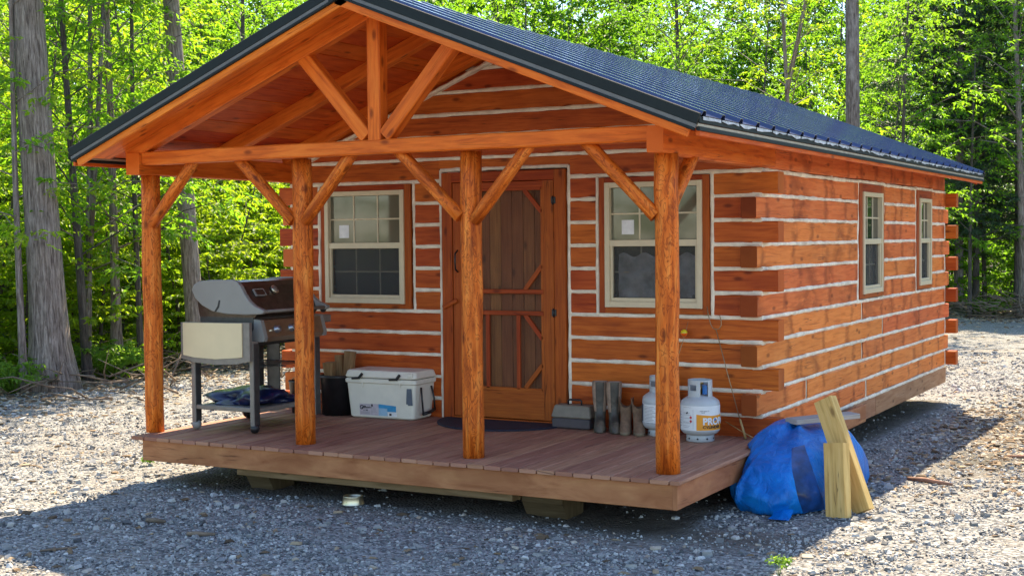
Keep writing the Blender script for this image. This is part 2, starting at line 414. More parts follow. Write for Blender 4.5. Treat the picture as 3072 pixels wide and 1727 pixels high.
        uvp = [((p - pts[0]).dot(e), (p - pts[0]).dot(g)) for p in pts]
        s.face(tuple(range(b + k - 1, b - 1, -1)), tuple(uvp[::-1])); s.face(tuple(range(b + k, b + 2 * k)), tuple(uvp))
    def build(s, name, m, parent=None, smooth=None, fix=True, capm=None):
        me = bpy.data.meshes.new(name)
        me.from_pydata(s.v, [], s.f)
        uvl = me.uv_layers.new(name='UVMap')
        flat = [c for fu in s.uv for q in fu for c in q]
        uvl.data.foreach_set('uv', flat)
        me.polygons.foreach_set('use_smooth', s.smooth if smooth is None else [smooth] * len(s.f))
        if m: me.materials.append(m if not isinstance(m, str) else M[m])
        if capm:
            me.materials.append(M[capm])
            for i in s.cap: me.polygons[i].material_index = 1
        if fix:
            import bmesh
            bm = bmesh.new(); bm.from_mesh(me); bmesh.ops.recalc_face_normals(bm, faces=bm.faces); bm.to_mesh(me); bm.free()
        me.update()
        o = bpy.data.objects.new(name, me); COL.objects.link(o)
        if parent: o.parent = parent
        root = parent
        while root and root.type != 'EMPTY': root = root.parent
        if root and root.name not in LOCALS: me.transform(Matrix.Translation(-root.location))
        return o
def npmesh(name, v, f, m, parent=None, smooth=False):
    """numpy quads / tris"""
    me = bpy.data.meshes.new(name); k = f.shape[1]
    me.vertices.add(len(v)); me.vertices.foreach_set('co', np.ascontiguousarray(v, dtype=np.float32).ravel())
    me.loops.add(f.size); me.loops.foreach_set('vertex_index', np.ascontiguousarray(f, dtype=np.int32).ravel())
    me.polygons.add(len(f)); me.polygons.foreach_set('loop_start', np.arange(0, f.size, k, dtype=np.int32))
    me.polygons.foreach_set('use_smooth', np.full(len(f), smooth))
    me.materials.append(M[m] if isinstance(m, str) else m); me.update(calc_edges=True)
    o = bpy.data.objects.new(name, me); COL.objects.link(o)
    if parent: o.parent = parent
    return o
def tag(o, label=None, cat=None, group=None, kind=None):
    if label: o['label'] = label
    if cat: o['category'] = cat
    if group: o['group'] = group
    if kind: o['kind'] = kind
    return o
def empty(name, loc, label, cat, group=None, rz=None):
    o = bpy.data.objects.new(name, None); COL.objects.link(o); o.location = loc; o.empty_display_size = .1
    if rz is not None: LOCALS.add(o.name); o.rotation_euler = (0, 0, rz)
    return tag(o, label, cat, group)
def text_verts(txt, size, bold=0.0):
    c = bpy.data.curves.new('t', 'FONT'); c.body = txt; c.size = size; c.offset = bold
    o = bpy.data.objects.new('t', c); COL.objects.link(o)
    dg = bpy.context.evaluated_depsgraph_get(); dg.update()
    me = bpy.data.meshes.new_from_object(o.evaluated_get(dg))
    v = [tuple(x.co) for x in me.vertices]; f = [tuple(p.vertices) for p in me.polygons]
    bpy.data.objects.remove(o); bpy.data.meshes.remove(me); bpy.data.curves.remove(c)
    return v, f
def ground_z(x, y):
    return -.42 - .012 * np.clip(y - 2, 0, 12) + .018 * np.sin(x * .9 + 1.3) * np.sin(y * .7) + .008 * np.sin(x * 2.7) * np.cos(y * 3.1 + x)
def gz(x, y): return float(ground_z(x, y))
def polar(px, d):
    a = YAW - math.atan((px - 1288) / 3415.0)
    return CAM.x - math.sin(a) * d, CAM.y + math.cos(a) * d

# ------------------------------------------------------------------ terrain
def treeline(px):
    return float(np.interp(px, [-400, 0, 500, 900, 1400, 2000, 2400, 2800], [21, 21, 23.5, 26, 31, 37, 40, 40]))
def build_ground():
    # fine near sheet blending into a far one in a single grid with uneven spacing
    xs = np.concatenate([np.linspace(-420, -40, 16), np.linspace(-36, -12, 40), np.linspace(-11.5, 8, 130), np.linspace(8.5, 40, 40), np.linspace(50, 420, 14)])
    ys = np.concatenate([np.linspace(-400, -40, 14), np.linspace(-36, -9, 30), np.linspace(-8.5, 13, 140), np.linspace(13.6, 60, 70), np.linspace(70, 450, 16)])
    X, Y = np.meshgrid(xs, ys, indexing='ij'); Z = ground_z(X, Y)
    near = (np.abs(X) < 40) & (Y < 60) & (Y > -40)
    Z = Z + np.where(near, RNG.normal(0, .006, Z.shape), 0)
    ang = YAW - np.arctan2(-(X - CAM.x), (Y - CAM.y)); d = np.hypot(X - CAM.x, Y - CAM.y)
    px = 1288 + 3415 * np.tan(np.clip(ang, -1.2, 1.2))
    tl = np.interp(px, [-400, 0, 500, 900, 1400, 2000, 2400, 2800], [21, 21, 23.5, 26, 31, 37, 40, 40])
    forest = np.clip((d - tl + 1.6) / 2.2, 0, 1); forest = np.where(Y < CAM.y - 14, 1, forest)
    tan = np.clip((X - .3) / .8, 0, 1) * np.clip((Y - 2.2) / 2, 0, 1) * (.45 + .35 * np.sin(X * 1.3 + Y * .8) * np.sin(Y * 1.1 - X * .6))
    forest0 = forest
    # low bank of soil and litter at the edge of the trees
    Z = Z + forest * (.10 + .10 * np.sin(X * 1.7 + Y * .9)) * np.clip((d - tl + 1.6) / 2, 0, 1)
    dirt = np.clip(1 - np.abs(Y - .25) / .55, 0, 1) * ((X > -4.6) & (X < 1)) + ((X > -5) & (X < -.1) & (Y > .2) & (Y < 9.5)) * 1.0
    dirt = np.clip(dirt, 0, 1)
    v = np.stack([X, Y, Z], -1).reshape(-1, 3); a, b = X.shape
    i = np.arange(a * b).reshape(a, b)
    f = np.stack([i[:-1, :-1], i[1:, :-1], i[1:, 1:], i[:-1, 1:]], -1).reshape(-1, 4)
    o = npmesh('ground', v, f, 'ground', smooth=True)
    at = o.data.color_attributes.new('zone', 'FLOAT_COLOR', 'POINT')
    col = np.zeros((a * b, 4), dtype=np.float32); col[:, 0] = dirt.ravel(); col[:, 1] = np.maximum(forest, tan).ravel(); col[:, 3] = 1
    at.data.foreach_set('color', col.ravel())
    tag(o, kind='structure')
    return o
build_ground()

def chips(n, px, py, size, flat, name, m, seed, zoff=0.0, aspect=1.0):
    """angular stones as jittered boxes, numpy"""
    g = np.random.default_rng(seed)
    base = np.array([[-1, -1, -1], [1, -1, -1], [1, 1, -1], [-1, 1, -1], [-1, -1, 1], [1, -1, 1], [1, 1, 1], [-1, 1, 1]], float)
    P = base[None] * (1 + g.uniform(-.55, .15, (n, 8, 3)))
    P[:, 4:, :2] *= g.uniform(.35, .9, (n, 1, 1))
    sc = np.stack([size, size * g.uniform(.5, .9, n) * aspect, size * flat * g.uniform(.5, 1.2, n)], -1)
    P = P * sc[:, None, :]
    # tilt then yaw
    t = g.normal(0, .3, n); c, s = np.cos(t), np.sin(t)
    y2 = P[..., 1] * c[:, None] - P[..., 2] * s[:, None]; z2 = P[..., 1] * s[:, None] + P[..., 2] * c[:, None]
    P[..., 1], P[..., 2] = y2, z2
    t = g.uniform(0, 6.28, n); c, s = np.cos(t), np.sin(t)
    x3 = P[..., 0] * c[:, None] - P[..., 1] * s[:, None]; y3 = P[..., 0] * s[:, None] + P[..., 1] * c[:, None]
    P[..., 0], P[..., 1] = x3, y3
    P[..., 0] += px[:, None]; P[..., 1] += py[:, None]; P[..., 2] += (ground_z(px, py) + size * flat * .35 + zoff)[:, None]
    F = np.array([[0, 3, 2, 1], [4, 5, 6, 7], [0, 1, 5, 4], [1, 2, 6, 5], [2, 3, 7, 6], [3, 0, 4, 7]])
    f = (F[None] + 8 * np.arange(n)[:, None, None]).reshape(-1, 4)
    return npmesh(name, P.reshape(-1, 3), f, m)
def gravel():
    g = np.random.default_rng(5)
    # sample uniformly in image-like polar space: density falls with distance
    N = 330000
    d = 5.2 + 22 * g.random(N) ** 1.7
    px = g.uniform(-700, 3500, N)
    a = YAW - np.arctan((px - 1288) / 3415.0)
    x = CAM.x - np.sin(a) * d; y = CAM.y + np.cos(a) * d
    patch = .5 + .5 * np.sin(x * 1.9 + 2 * np.sin(y * 1.3)) * np.sin(y * 2.3 + np.sin(x * 2.1))
    keep = g.random(N) < (.30 + .70 * patch)
    under = (x > -4.9) & (x < -.05) & (y > .15) & (y < 9.6)
    keep &= ~(under & (g.random(N) < .93))
    keep &= ~((np.abs(y - .1) < .45) & (x > -4.6) & (x < .6) & (g.random(N) < .62))
    tl = np.interp(px, [-400, 0, 500, 900, 1400, 2000, 2400, 2800], [21, 21, 23.5, 26, 31, 37, 40, 40])
    keep &= d < tl - 1.0 + g.normal(0, .5, N)
    x, y, d = x[keep], y[keep], d[keep]; n = len(x)
    size = .0055 + .0105 * g.random(n) ** 2.0 + (g.random(n) < .03) * g.uniform(.006, .028, n)
    size *= 1 + .035 * np.clip(d - 7, 0, 14)
    o = chips(n, x, y, size, .55, 'gravel', 'stone', 6)
    tag(o, kind='stuff'); o['label'] = 'grey crushed stone gravel spread over the yard'; o['category'] = 'gravel'
gravel()

# ------------------------------------------------------------------ cabin
D = 2.17; XR = -.125; XL = -5.0; YB = 9.46; C = .2032; K0 = 2.207; LT = .15
def kz(k): return K0 - k * C
cabin = empty('log_cabin', (-2.5, 2.17, -.42), 'orange stained log cabin with white chinking, open front porch and dark metal roof', 'cabin')
LH = C - .028
RX, RZ, RS = -2.52, 3.56, .396           # ridge line and slope
def rtop(x): return RZ - RS * abs(x - RX)
win_front = [(-4.62, -3.57), (-1.60, -.585)]
front = MB(); fch = MB(); side = MB(); sch = MB()
def lrow(mb, x0, x1, r, thick=LT, jit=.002):
    zc = kz(r - .5); mb.bar((x0, D + thick / 2, zc), (x1, D + thick / 2, zc), thick, LH, (0, 0, 1), .010, seg=.6, jit=jit)
for r in range(1, 12):
    odd = r % 2 == 1
    xl, xr = (XL - .135, .012) if odd else (XL + .14, XR - .15)
    if r <= 6:
        segs = [(xl, -4.66), (-3.525, -3.25), (-1.885, -1.635), (-.545, xr)]
    else: segs = [(xl, -3.25), (-1.885, xr)]
    for a, b in segs: lrow(front, a, b, r)
# row 0 over the openings, cut around the door head
zc = kz(-.5)
front.bar((XL, D + LT / 2, zc), (-3.25, D + LT / 2, zc), LT, LH, ch=.01, seg=.6, jit=.002)
front.bar((-1.885, D + LT / 2, zc), (-.22, D + LT / 2, zc), LT, LH, ch=.01, seg=.6, jit=.002)
front.bar((-3.25, D + LT / 2, 2.356), (-1.885, D + LT / 2, 2.356), LT, .084, ch=.008)
for r in range(-1, -6, -1):     # gable logs
    zc = kz(r - .5); hw = (RZ - .10 - (zc - .02)) / RS
    if hw > .1: front.bar((RX - hw, D + LT / 2, zc), (RX + hw, D + LT / 2, zc), LT, LH, ch=.01, seg=.6, jit=.002)
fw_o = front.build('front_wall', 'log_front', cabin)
def cbar(mb, p0, p1, nrm, h=.036):
    """chink bead: flattened bar recessed a little behind the log face, irregular"""
    p0 = Vector(p0); p1 = Vector(p1); d = (p1 - p0).normalized(); nrm = Vector(nrm); sd = d.cross(nrm).normalized()
    L = (p1 - p0).length; n = max(2, round(L / .09)); rings = []; us = []; o = random.uniform(0, 9)
    for i in range(n + 1):
        c = p0 + d * (L * i / n); hh = h * (1 + random.uniform(-.22, .22)) / 2; e = random.uniform(-.006, .003)
        pr = [(-hh, -.07), (-hh, .006), (-hh * .6, .014), (0, .017), (hh * .6, .014), (hh, .006), (hh, -.07)]
        rings.append([c + sd * (x + random.uniform(-.003, .003)) + nrm * (y + e) for x, y in pr]); us.append(o + L * i / n)
    mb.rings(rings, us, [o + .03 * j for j in range(8)], sm=False)
FN = (0, -1, 0); yf = D + .012
for k in range(0, 12):
    z = kz(k)
    if k == 0: segs = [(XL, -3.235), (-1.9, XR + .0)]
    elif k <= 5: segs = [(XL - .0, -4.645), (-3.535, -3.235), (-1.9, -1.622), (-.558, XR)]
    else: segs = [(XL, -3.235), (-1.9, XR)]
    for a, b in segs: cbar(fch, (a, yf, z), (b, yf, z), FN)
for k in range(-1, -6, -1):
    z = kz(k); hw = (RZ - .16 - z) / RS
    if hw > .1: cbar(fch, (RX - hw, yf, z), (RX + hw, yf, z), FN)
for x, z0, z1 in ((-4.645, .99, 2.205), (-3.535, .99, 2.205), (-1.622, .99, 2.205), (-.558, .99, 2.205), (-3.235, .0, 2.305), (-1.9, .0, 2.305)):
    cbar(fch, (x, yf - .004, z0), (x, yf - .004, z1), FN, .034)
cbar(fch, (-3.235, yf - .003, 2.305), (-1.9, yf - .003, 2.305), FN, .034)
for sgn in (-1, 1):     # bead under the wall rafter
    a = (RX, yf - .06, RZ - .235); b = (RX + sgn * 2.35, yf - .06, RZ - .235 - RS * 2.35)
    cbar(fch, a, b, FN, .03)
tag(fch.build('chinking', 'chink', fw_o))
# side wall (right), seen at a low angle
swin = [(5.2, 6.2, 1.02, 2.2), (7.8, 8.62, 1.02, 2.2)]
def srow(y0, y1, zc, h=LH, t=LT, jit=.009):
    side.bar((XR - t / 2, y0, zc), (XR - t / 2, y1, zc), t, h, (0, 0, 1), .010, seg=.42, jit=jit)
for r in range(1, 12):
    odd = r % 2 == 1; y0, y1 = (D + LT + .003, YB - .005) if odd else (D - .12, YB + .24)
    zc = kz(r - .5)
    cut = {7: [5.33], 8: [6.2], 9: [5.33], 10: [3.4], 11: [5.5]}.get(r, [])
    if r <= 6: segs = [(y0, 5.165), (6.235, 7.765), (8.655, y1)]
    else:
        e = [y0] + cut + [y1]; segs = [(e[i] + (.008 if i else 0), e[i + 1] - (.008 if i < len(e) - 2 else 0)) for i in range(len(e) - 1)]
    for a, b in segs: srow(a, b, zc)
srow(.33 + D - 2.17, 4.25, 2.335, .205); srow(4.27, YB, 2.335, .205)
sw_o = side.build('side_wall', 'log_side', cabin, capm='log_end_shaded')
for o_, (a, b) in ((0, (0, 0)),):
    sb = MB(); sb.box(XR - .17, XR + .002, D - .14, 5.88, -.25, -.048, 'y', .006); sb.box(XR - .17, XR + .002, 5.895, YB + .05, -.25, -.048, 'y', .006)
    sb.build('sill_beam', 'sill', cabin)
SN = (1, 0, 0); xs_ = XR - .012
for k in range(0, 12):
    z = kz(k) if k < 11 else -.036
    segs = [(D, YB)] if (k == 0 or k > 5) else [(D, 5.175), (6.225, 7.775), (8.645, YB)]
    for a, b in segs: cbar(sch, (xs_, a, z), (xs_, b, z), SN)
for y in (5.175, 6.225, 7.775, 8.645): cbar(sch, (xs_ + .004, y, .99), (xs_ + .004, y, 2.205), SN, .034)
for y0, y1 in ((5.175, 6.225), (7.775, 8.645)): cbar(sch, (xs_ + .012, y0 - .02, 2.215), (xs_ + .012, y1 + .02, 2.215), SN, .03)
for y, r in ((4.26, 0), (5.33, 7), (6.2, 8), (5.33, 9), (3.4, 10), (5.5, 11)):
    cbar(sch, (xs_ - .004, y, kz(r - .5) - .088), (xs_ - .004, y, kz(r - .5) + .088), SN, .016)
for r in range(1, 12, 2): cbar(sch, (xs_ + .004, YB - .012, kz(r - .5) - .088), (xs_ + .004, YB - .012, kz(r - .5) + .088), SN, .022)
sch.build('chinking', 'chink', sw_o)
rear = MB()
for r in range(1, 12):
    zc = kz(r - .5); xr = .012 if r % 2 else XR - .155
    rear.bar((XL - .1, YB + LT / 2 + .002, zc), (xr, YB + LT / 2 + .002, zc), LT - .005, LH, ch=.01, seg=.6, jit=.002)
rear.box(XL, XR - .16, YB + .03, YB + .1, -.2, 2.4, 'x')
for r in range(0, -6, -1):
    zc = kz(r - .5); hw = (RZ - .10 - (zc - .02)) / RS
    if hw > .1: rear.bar((RX - min(hw, 2.4), YB + LT / 2, zc), (RX + min(hw, 2.35), YB + LT / 2, zc), LT, LH + .02, ch=.01)
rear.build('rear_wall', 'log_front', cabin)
lw = MB()
for r in range(1, 12):
    zc = kz(r - .5); y0 = D - .12 if r % 2 == 0 else D + LT + .003
    lw.bar((XL + LT / 2, y0, zc), (XL + LT / 2, YB, zc), LT, LH, ch=.01, seg=.6, jit=.002)
lw_o = lw.build('side_wall', 'log_side', cabin)
lc = MB()
for k in range(0, 12): cbar(lc, (XL + .012, D, kz(k)), (XL + .012, YB, kz(k)), (-1, 0, 0), .04)
lc.build('chinking', 'chink', lw_o)
fl = MB(); fl.box(XL + .1, XR - .2, D + .1, YB, -.2, -.02, 'x'); fl.build('floor', 'skid', cabin)

# windows ----------------------------------------------------------
def window(plane, a0, a1, z0, z1, front_side=True, fr=None, curtain=False, dark=False, sticker=True):
    """window on the front (along x) or the right side (along y) of the cabin"""
    def P(a, o, z): return (a, D - o, z) if front_side else (XR + o, a, z)
    def B(mb, a, b, o0, o1, zz0, zz1, ax):
        if front_side: mb.box(a, b, D - o1, D - o0, zz0, zz1, {'a': 'x', 'z': 'z'}[ax], .003)
        else: mb.box(XR + o0, XR + o1, a, b, zz0, zz1, {'a': 'y', 'z': 'z'}[ax], .003)
    tw = .052
    fa0, fa1, fz0, fz1 = fr
    w = MB(); o0, o1 = -.03, .034; bw = .045
    B(w, fa0, fa0 + bw, o0, o1, fz0, fz1, 'z'); B(w, fa1 - bw, fa1, o0, o1, fz0, fz1, 'z')
    B(w, fa0 + bw, fa1 - bw, o0, o1 - .002, fz0, fz0 + .05, 'a'); B(w, fa0 + bw, fa1 - bw, o0, o1 - .002, fz1 - bw, fz1, 'a')
    zm = (fz0 + fz1) / 2 + .015
    B(w, fa0 + bw, fa1 - bw, -.03, .022, zm - .028, zm + .028, 'a')
    # inner sash lines
    B(w, fa0 + bw, fa0 + bw + .022, -.03, .014, fz0 + .05, zm - .028, 'z'); B(w, fa1 - bw - .022, fa1 - bw, -.03, .014, fz0 + .05, zm - .028, 'z')
    B(w, fa0 + bw + .022, fa1 - bw - .022, -.03, .013, fz0 + .05, fz0 + .082, 'a')
    wo = w.build('window', 'vinyl', cabin)
    t = MB(); q0, q1 = -.02, .016
    B(t, a0, fa0, q0, q1, z0, z1, 'z'); B(t, fa1, a1, q0, q1, z0, z1, 'z')
    B(t, fa0, fa1, q0, q1 - .002, fz1, z1, 'a'); B(t, fa0, fa1, q0, q1 - .002, z0, fz0, 'a')
    t.build('trim', 'trim', wo)
    up_ = MB(); B(up_, fa0 + bw, fa1 - bw, -.03, -.018, zm + .028, fz1 - bw, 'a'); up_.build('pane', 'glass_dark' if dark else 'glass', wo)
    lo = MB(); B(lo, fa0 + bw + .02, fa1 - bw - .02, -.06, -.048, fz0 + .08, zm - .028, 'a'); lo.build('pane', 'glass_dark' if dark else 'glass_low', wo)
    g = MB(); iw = (fa1 - fa0 - 2 * bw) / 3
    for i in (1, 2): B(g, fa0 + bw + iw * i - .008, fa0 + bw + iw * i + .008, -.018, -.010, zm + .028, fz1 - bw, 'z')
    zz = (zm + .028 + fz1 - bw) / 2; B(g, fa0 + bw, fa1 - bw, -.0178, -.0095, zz - .008, zz + .008, 'a')
    for i in (1, 2): B(g, fa0 + bw + .0 + iw * i - .007, fa0 + bw + iw * i + .007, -.048, -.042, fz0 + .08, zm - .028, 'z')
    zz = (zm - .028 + fz0 + .08) / 2; B(g, fa0 + bw + .022, fa1 - bw - .022, -.0478, -.0415, zz - .007, zz + .007, 'a')
    g.build('muntin', 'vinyl', wo)
    if curtain:
        c = MB(); n = 26; x0, x1 = fa0 + bw + .06, fa1 - bw - .02; zt, zb = zm - .10, fz0 + .085
        V_ = [[P(x0 + (x1 - x0) * i / n, -.0255 + .009 * math.sin(i * .7 + 1.3 * math.sin(j * .23)) * math.sin(j * .31 + i * .2) - .010, zb + (zt + .02 * math.sin(i * .9) - zb) * j / n) for i in range(n + 1)] for j in range(n + 1)]
        c.rings(V_, [j * .03 for j in range(n + 1)], [i * .03 for i in range(n + 2)], caps=False, closed=False, sm=True)
        tag(c.build('curtain', 'curtain', wo), 'crumpled silver film behind the lower sash')
    s = MB(); B(s, fa0 + bw + .022, fa1 - bw - .022, -.012, -.009, fz0 + .082, zm - .028, 'a'); s.build('screen', 'screen', wo)
    if sticker:
        k = MB(); sx = fa0 + bw + (.10 if front_side else .03); B(k, sx, sx + .115 if front_side else sx + .1, -.018, -.0155, zm + .075, zm + .2, 'a'); k.build('sticker', 'paper', wo)
    if front_side:
        for e in (fa0 + bw + .03, fa1 - bw - .055):
            k = MB(); B(k, e, e + .025, -.008, .0, fz0 + .088, fz0 + .112, 'a'); k.build('screen_clip', 'black', wo)
    return wo
window('f', -4.615, -3.565, 1.008, 2.19, fr=(-4.56, -3.635, 1.055, 2.135))
window('f', -1.60, -.58, 1.008, 2.185, fr=(-1.54, -.64, 1.06, 2.14), curtain=True)
window('s', 5.20, 6.2, 1.015, 2.195, False, fr=(5.305, 6.10, 1.06, 2.11), dark=True)
window('s', 7.80, 8.62, 1.015, 2.195, False, fr=(7.9, 8.53, 1.06, 2.10), dark=True, sticker=False)

# door --------------------------------------------------------------
df = MB()
df.box(-3.21, -3.10, D - .03, D + .09, .0, 2.275, 'z'); df.box(-2.035, -1.925, D - .03, D + .09, .0, 2.275, 'z')
df.box(-3.10, -2.035, D - .028, D + .09, 2.185, 2.275, 'x'); df.box(-3.10, -2.035, D - .02, D + .09, 0, .022, 'x')
df.build('door_frame', 'trim', cabin)
idr = MB(); n = 9
for i in range(n):
    a = -3.095 + (1.055) * i / n; idr.box(a + .002, a + 1.055 / n - .002, D + .055, D + .085, .02, 2.18, 'z', .004)
idr.build('front_door', 'door', cabin)
sd = MB(); y0, y1 = D - .022, D + .012
sd.box(-3.093, -2.985, y0, y1, .03, 2.178, 'z'); sd.box(-2.15, -2.042, y0, y1, .03, 2.178, 'z')
sd.box(-2.985, -2.15, y0 + .002, y1, 2.115, 2.178, 'x'); sd.box(-2.985, -2.15, y0 + .002, y1, .03, .30, 'x')
for zc in (1.185, .99): sd.box(-2.985, -2.15, y0 - .006, y1, zc - .02, zc + .02, 'x')
sdo = sd.build('screen_door', 'scr_door', cabin)
bd = MB(); yb = D - .012
def rod(mb, a, b, w=.04, t=.022, y=yb): mb.bar((a[0], y, a[1]), (b[0], y, b[1]), t, w, (0, -.0, 1) if abs(a[0] - b[0]) > .02 else (1, 0, 0), .003)
for x in (-2.975, -2.16): rod(bd, (x, .29), (x, 2.12), .028)
for z in (2.11, .30): bd.box(-2.975, -2.16, yb - .011, yb + .011, z - .014, z + .014, 'x')
rod(bd, (-2.34, 2.1), (-2.165, 1.9)); rod(bd, (-2.80, 2.1), (-2.97, 1.9))
rod(bd, (-2.34, 1.20), (-2.165, 1.42)); rod(bd, (-2.80, 1.20), (-2.97, 1.42))
rod(bd, (-2.34, .975), (-2.165, .76)); rod(bd, (-2.80, .975), (-2.97, .76))
rod(bd, (-2.34, .315), (-2.165, .53)); rod(bd, (-2.80, .315), (-2.97, .53))
for x in (-2.41, -2.73): rod(bd, (x, .30), (x, .98), .036)
bd.build('lattice', 'scr_door', sdo)
sm = MB(); sm.box(-2.985, -2.15, D + .0, D + .003, .29, 2.12, 'x', .001); sm.build('screen', 'doorscreen', sdo)
hd = MB(); hd.tube([(-3.04, D - .03, 1.36), (-3.04, D - .07, 1.39), (-3.04, D - .075, 1.46), (-3.04, D - .07, 1.53), (-3.04, D - .03, 1.56)], .008, 8); hd.build('handle', 'black', sdo)
lt = MB(); lt.bar((-3.19, D - .05, 1.03), (-3.04, D - .045, 1.10), .018, .04, ch=.008); lt.build('latch', 'trim', sdo)
for z in (2.0, 1.0):
    h = MB(); h.box(-2.06, -2.015, D - .036, D - .03, z - .03, z + .03, 'x', .002); h.tube([(-2.04, D - .04, z - .04), (-2.04, D - .04, z + .04)], .007, 8); h.build('hinge', 'black', sdo)

# roof --------------------------------------------------------------
EX = 2.80                        # horizontal run from ridge to eave
Y0, Y1 = -.34, 9.78
def slope_pt(sg, u, y, off=0.0):
    """point on roof plane, u metres along slope run from the ridge (horizontal), off normal"""
    nx, nz = sg * RS, 1.0; l = math.hypot(nx, nz)
    return Vector((RX + sg * u + nx / l * off, y, RZ - RS * u + nz / l * off))
rb = MB()
ribs = []; y = Y0 + .01; k = 0
while y < Y1:
    for dy, h in ((0, 0), (.018, .030), (.062, .030), (.080, 0)):
        if y + dy <= Y1: ribs.append((y + dy, h))
    y += .355
ribs.append((Y1, 0))
for sg in (1, -1):
    r0 = [[slope_pt(sg, u, yy, h + .004) for yy, h in ribs] for u in (0.0, .7, 1.4, 2.1, EX + .03)]
    rb.rings(r0, [0, 1, 2, 3, 4], [i * .1 for i in range(len(ribs) + 1)], caps=False, closed=False)
roof = rb.build('roof', 'roof', cabin, fix=False)
so_ = roof.modifiers.new('thickness', 'SOLIDIFY'); so_.thickness = .003; so_.offset = -1
rc = MB()
for sg in (1, -1): rc.poly([slope_pt(sg, .0, Y0 - .01, .024), slope_pt(sg, .16, Y0 - .01, .024), slope_pt(sg, .16, Y1, .024), slope_pt(sg, 0, Y1, .024)], .004, (0, 0, 1))
rc.build('ridge_cap', 'roof', roof)
sf = MB()
nb = 14
for sg in (1, -1):
    for i in range(nb):
        u0 = EX * i / nb + .002; u1 = EX * (i + 1) / nb - .002; um = (u0 + u1) / 2
        yy0 = Y0 + .05; nrm = (sg * RS, 0, 1)
        wl = (u1 - u0) * math.hypot(1, RS)
        off = -.045 + random.uniform(-.002, .002)
        a = slope_pt(sg, um, yy0, off); b = slope_pt(sg, um, D + .1, off); c = slope_pt(sg, um, Y1 - .04, off)
        sf.bar(a, b, wl, .022, nrm, .003); sf.bar(b + V(0, .002, 0), c, wl, .022, nrm, .003)
sf.build('soffit', 'soffit', roof)
for sg in (1, -1):
    ov = MB(); ov.bar(slope_pt(sg, .02, -.14, -.072), slope_pt(sg, EX - .03, -.14, -.072), .36, .028, (sg * RS, 0, 1), .004, seg=.7); ov.build('overhang_board', 'beam', roof)
rk = MB(); rgs = []; rw = MB()
for sg in (1, -1):
    for yy in (Y0 - .012, Y1 + .012):
        a = slope_pt(sg, 0, yy, -.045); b = slope_pt(sg, EX + .03, yy, -.045)
        nrm = (sg * RS, 0, 1)
        rk.bar(slope_pt(sg, -.0, yy, -.020), slope_pt(sg, EX + .03, yy, -.020), .024, .075, nrm, .004)
        rk.bar(slope_pt(sg, -.0, yy, -.092), slope_pt(sg, EX + .025, yy, -.092), .032, .020, nrm, .004)
        rg = MB(); rgs.append(rg); rg.bar(slope_pt(sg, -.0, yy, -.070), slope_pt(sg, EX + .03, yy, -.070), .016, .030, nrm, .002)
        iy = .022 if yy < 0 else -.022
        rw.bar(slope_pt(sg, 0, yy + iy, -.118), slope_pt(sg, EX - .01, yy + iy, -.118), .03, .075, nrm, .004)
    # eave trim
    e = RX + sg * (EX + .012)
    rk.box(e - .012, e + .012, Y0, Y1, rtop(RX + EX) - .055, rtop(RX + EX) - .012, 'y', .003)
    rg2 = rtop(RX + EX)
    rk.box(e - .012, e + .014, Y0, Y1, rg2 - .105, rg2 - .080, 'y', .003)
    rw.box(e - .03, e - .003, Y0 + .04, Y1 - .04, rg2 - .135, rg2 - .035, 'y', .004)
for yy, d in ((Y0 - .012, -1), (Y1 + .012, 1)):
    pk = MB(); z = RZ; f = yy + d * .020
    pk.poly([(RX - .09, f, z - .030), (RX, f, z + .012), (RX + .09, f, z - .030), (RX + .09, f, z - .140), (RX, f, z - .105), (RX - .09, f, z - .140)], .016 * -d, (0, 1, 0)); pk.build('ridge_end', 'roofblack', roof)
rk.build('rake_trim', 'roofblack', roof); [q.build('trim_edge', 'greytrim', roof) for q in rgs]; rw.build('fascia', 'beam', roof)
for sg in (1, -1):
    eb = MB(); e = RX + sg * (EX + .006); eb.box(e - .01, e + .01, Y0, Y1, rg2 - .078, rg2 - .057, 'y', .003); eb.build('eave_strip', 'beige_trim', roof)
un = MB(); e = RX + EX + .028; y = Y0 + .05
while y < Y1 - .3:
    k = random.randint(4, 6); pts = [(e, y, rg2 - .012), (e, y + .33, rg2 - .012)]
    for j in range(k): pts.append((e, y + .33 - .33 * j / (k - 1), rg2 - .012 - .004 - random.uniform(.0, .024)))
    un.poly(pts, .003, (1, 0, 0)); y += .355
un.build('underlayment', 'foil', roof)

# porch frame --------------------------------------------------------
def part(mb, name, m, parent=cabin): return mb.build(name, m, parent)
for x0, x1 in ((-.225, -.105), (-5.08, -4.93)):
    b = MB(); b.bar(((x0 + x1) / 2, .03, 2.335), ((x0 + x1) / 2, D + .3 if x1 > -1 else YB, 2.335), x1 - x0, .185, ch=.008, seg=.5, jit=.002); part(b, 'roof_plate', 'beam')
tb = MB(); tb.bar((-4.925, .115, 2.378), (-.23, .115, 2.378), .12, .112, ch=.010, seg=.4, jit=.005); part(tb, 'tie_beam', 'beam')
kp = MB(); kp.bar((-2.515, .115, 2.43), (-2.515, .115, 3.43), .12, .115, (0, 1, 0), .008); part(kp, 'king_post', 'beam')
for sg in (-1, 1):
    s_ = MB(); s_.bar((-2.515 + sg * .085, .115, 2.46), (-2.515 + sg * .72, .115, 3.15), .10, .115, (0, 0, 1), .008); part(s_, 'truss_strut', 'beam')
for yc in (.10, 1.12, 2.09):
    for sg in (-1, 1):
        f = MB(); lo = 2.62 if yc < .5 else 2.5
        f.bar(slope_pt(sg, .0, yc, -.115), slope_pt(sg, lo, yc, -.115), .10 if yc < 2 else .14, .12, (sg * RS, 0, 1), .006, seg=.5, jit=.002); part(f, 'rafter', 'beam')
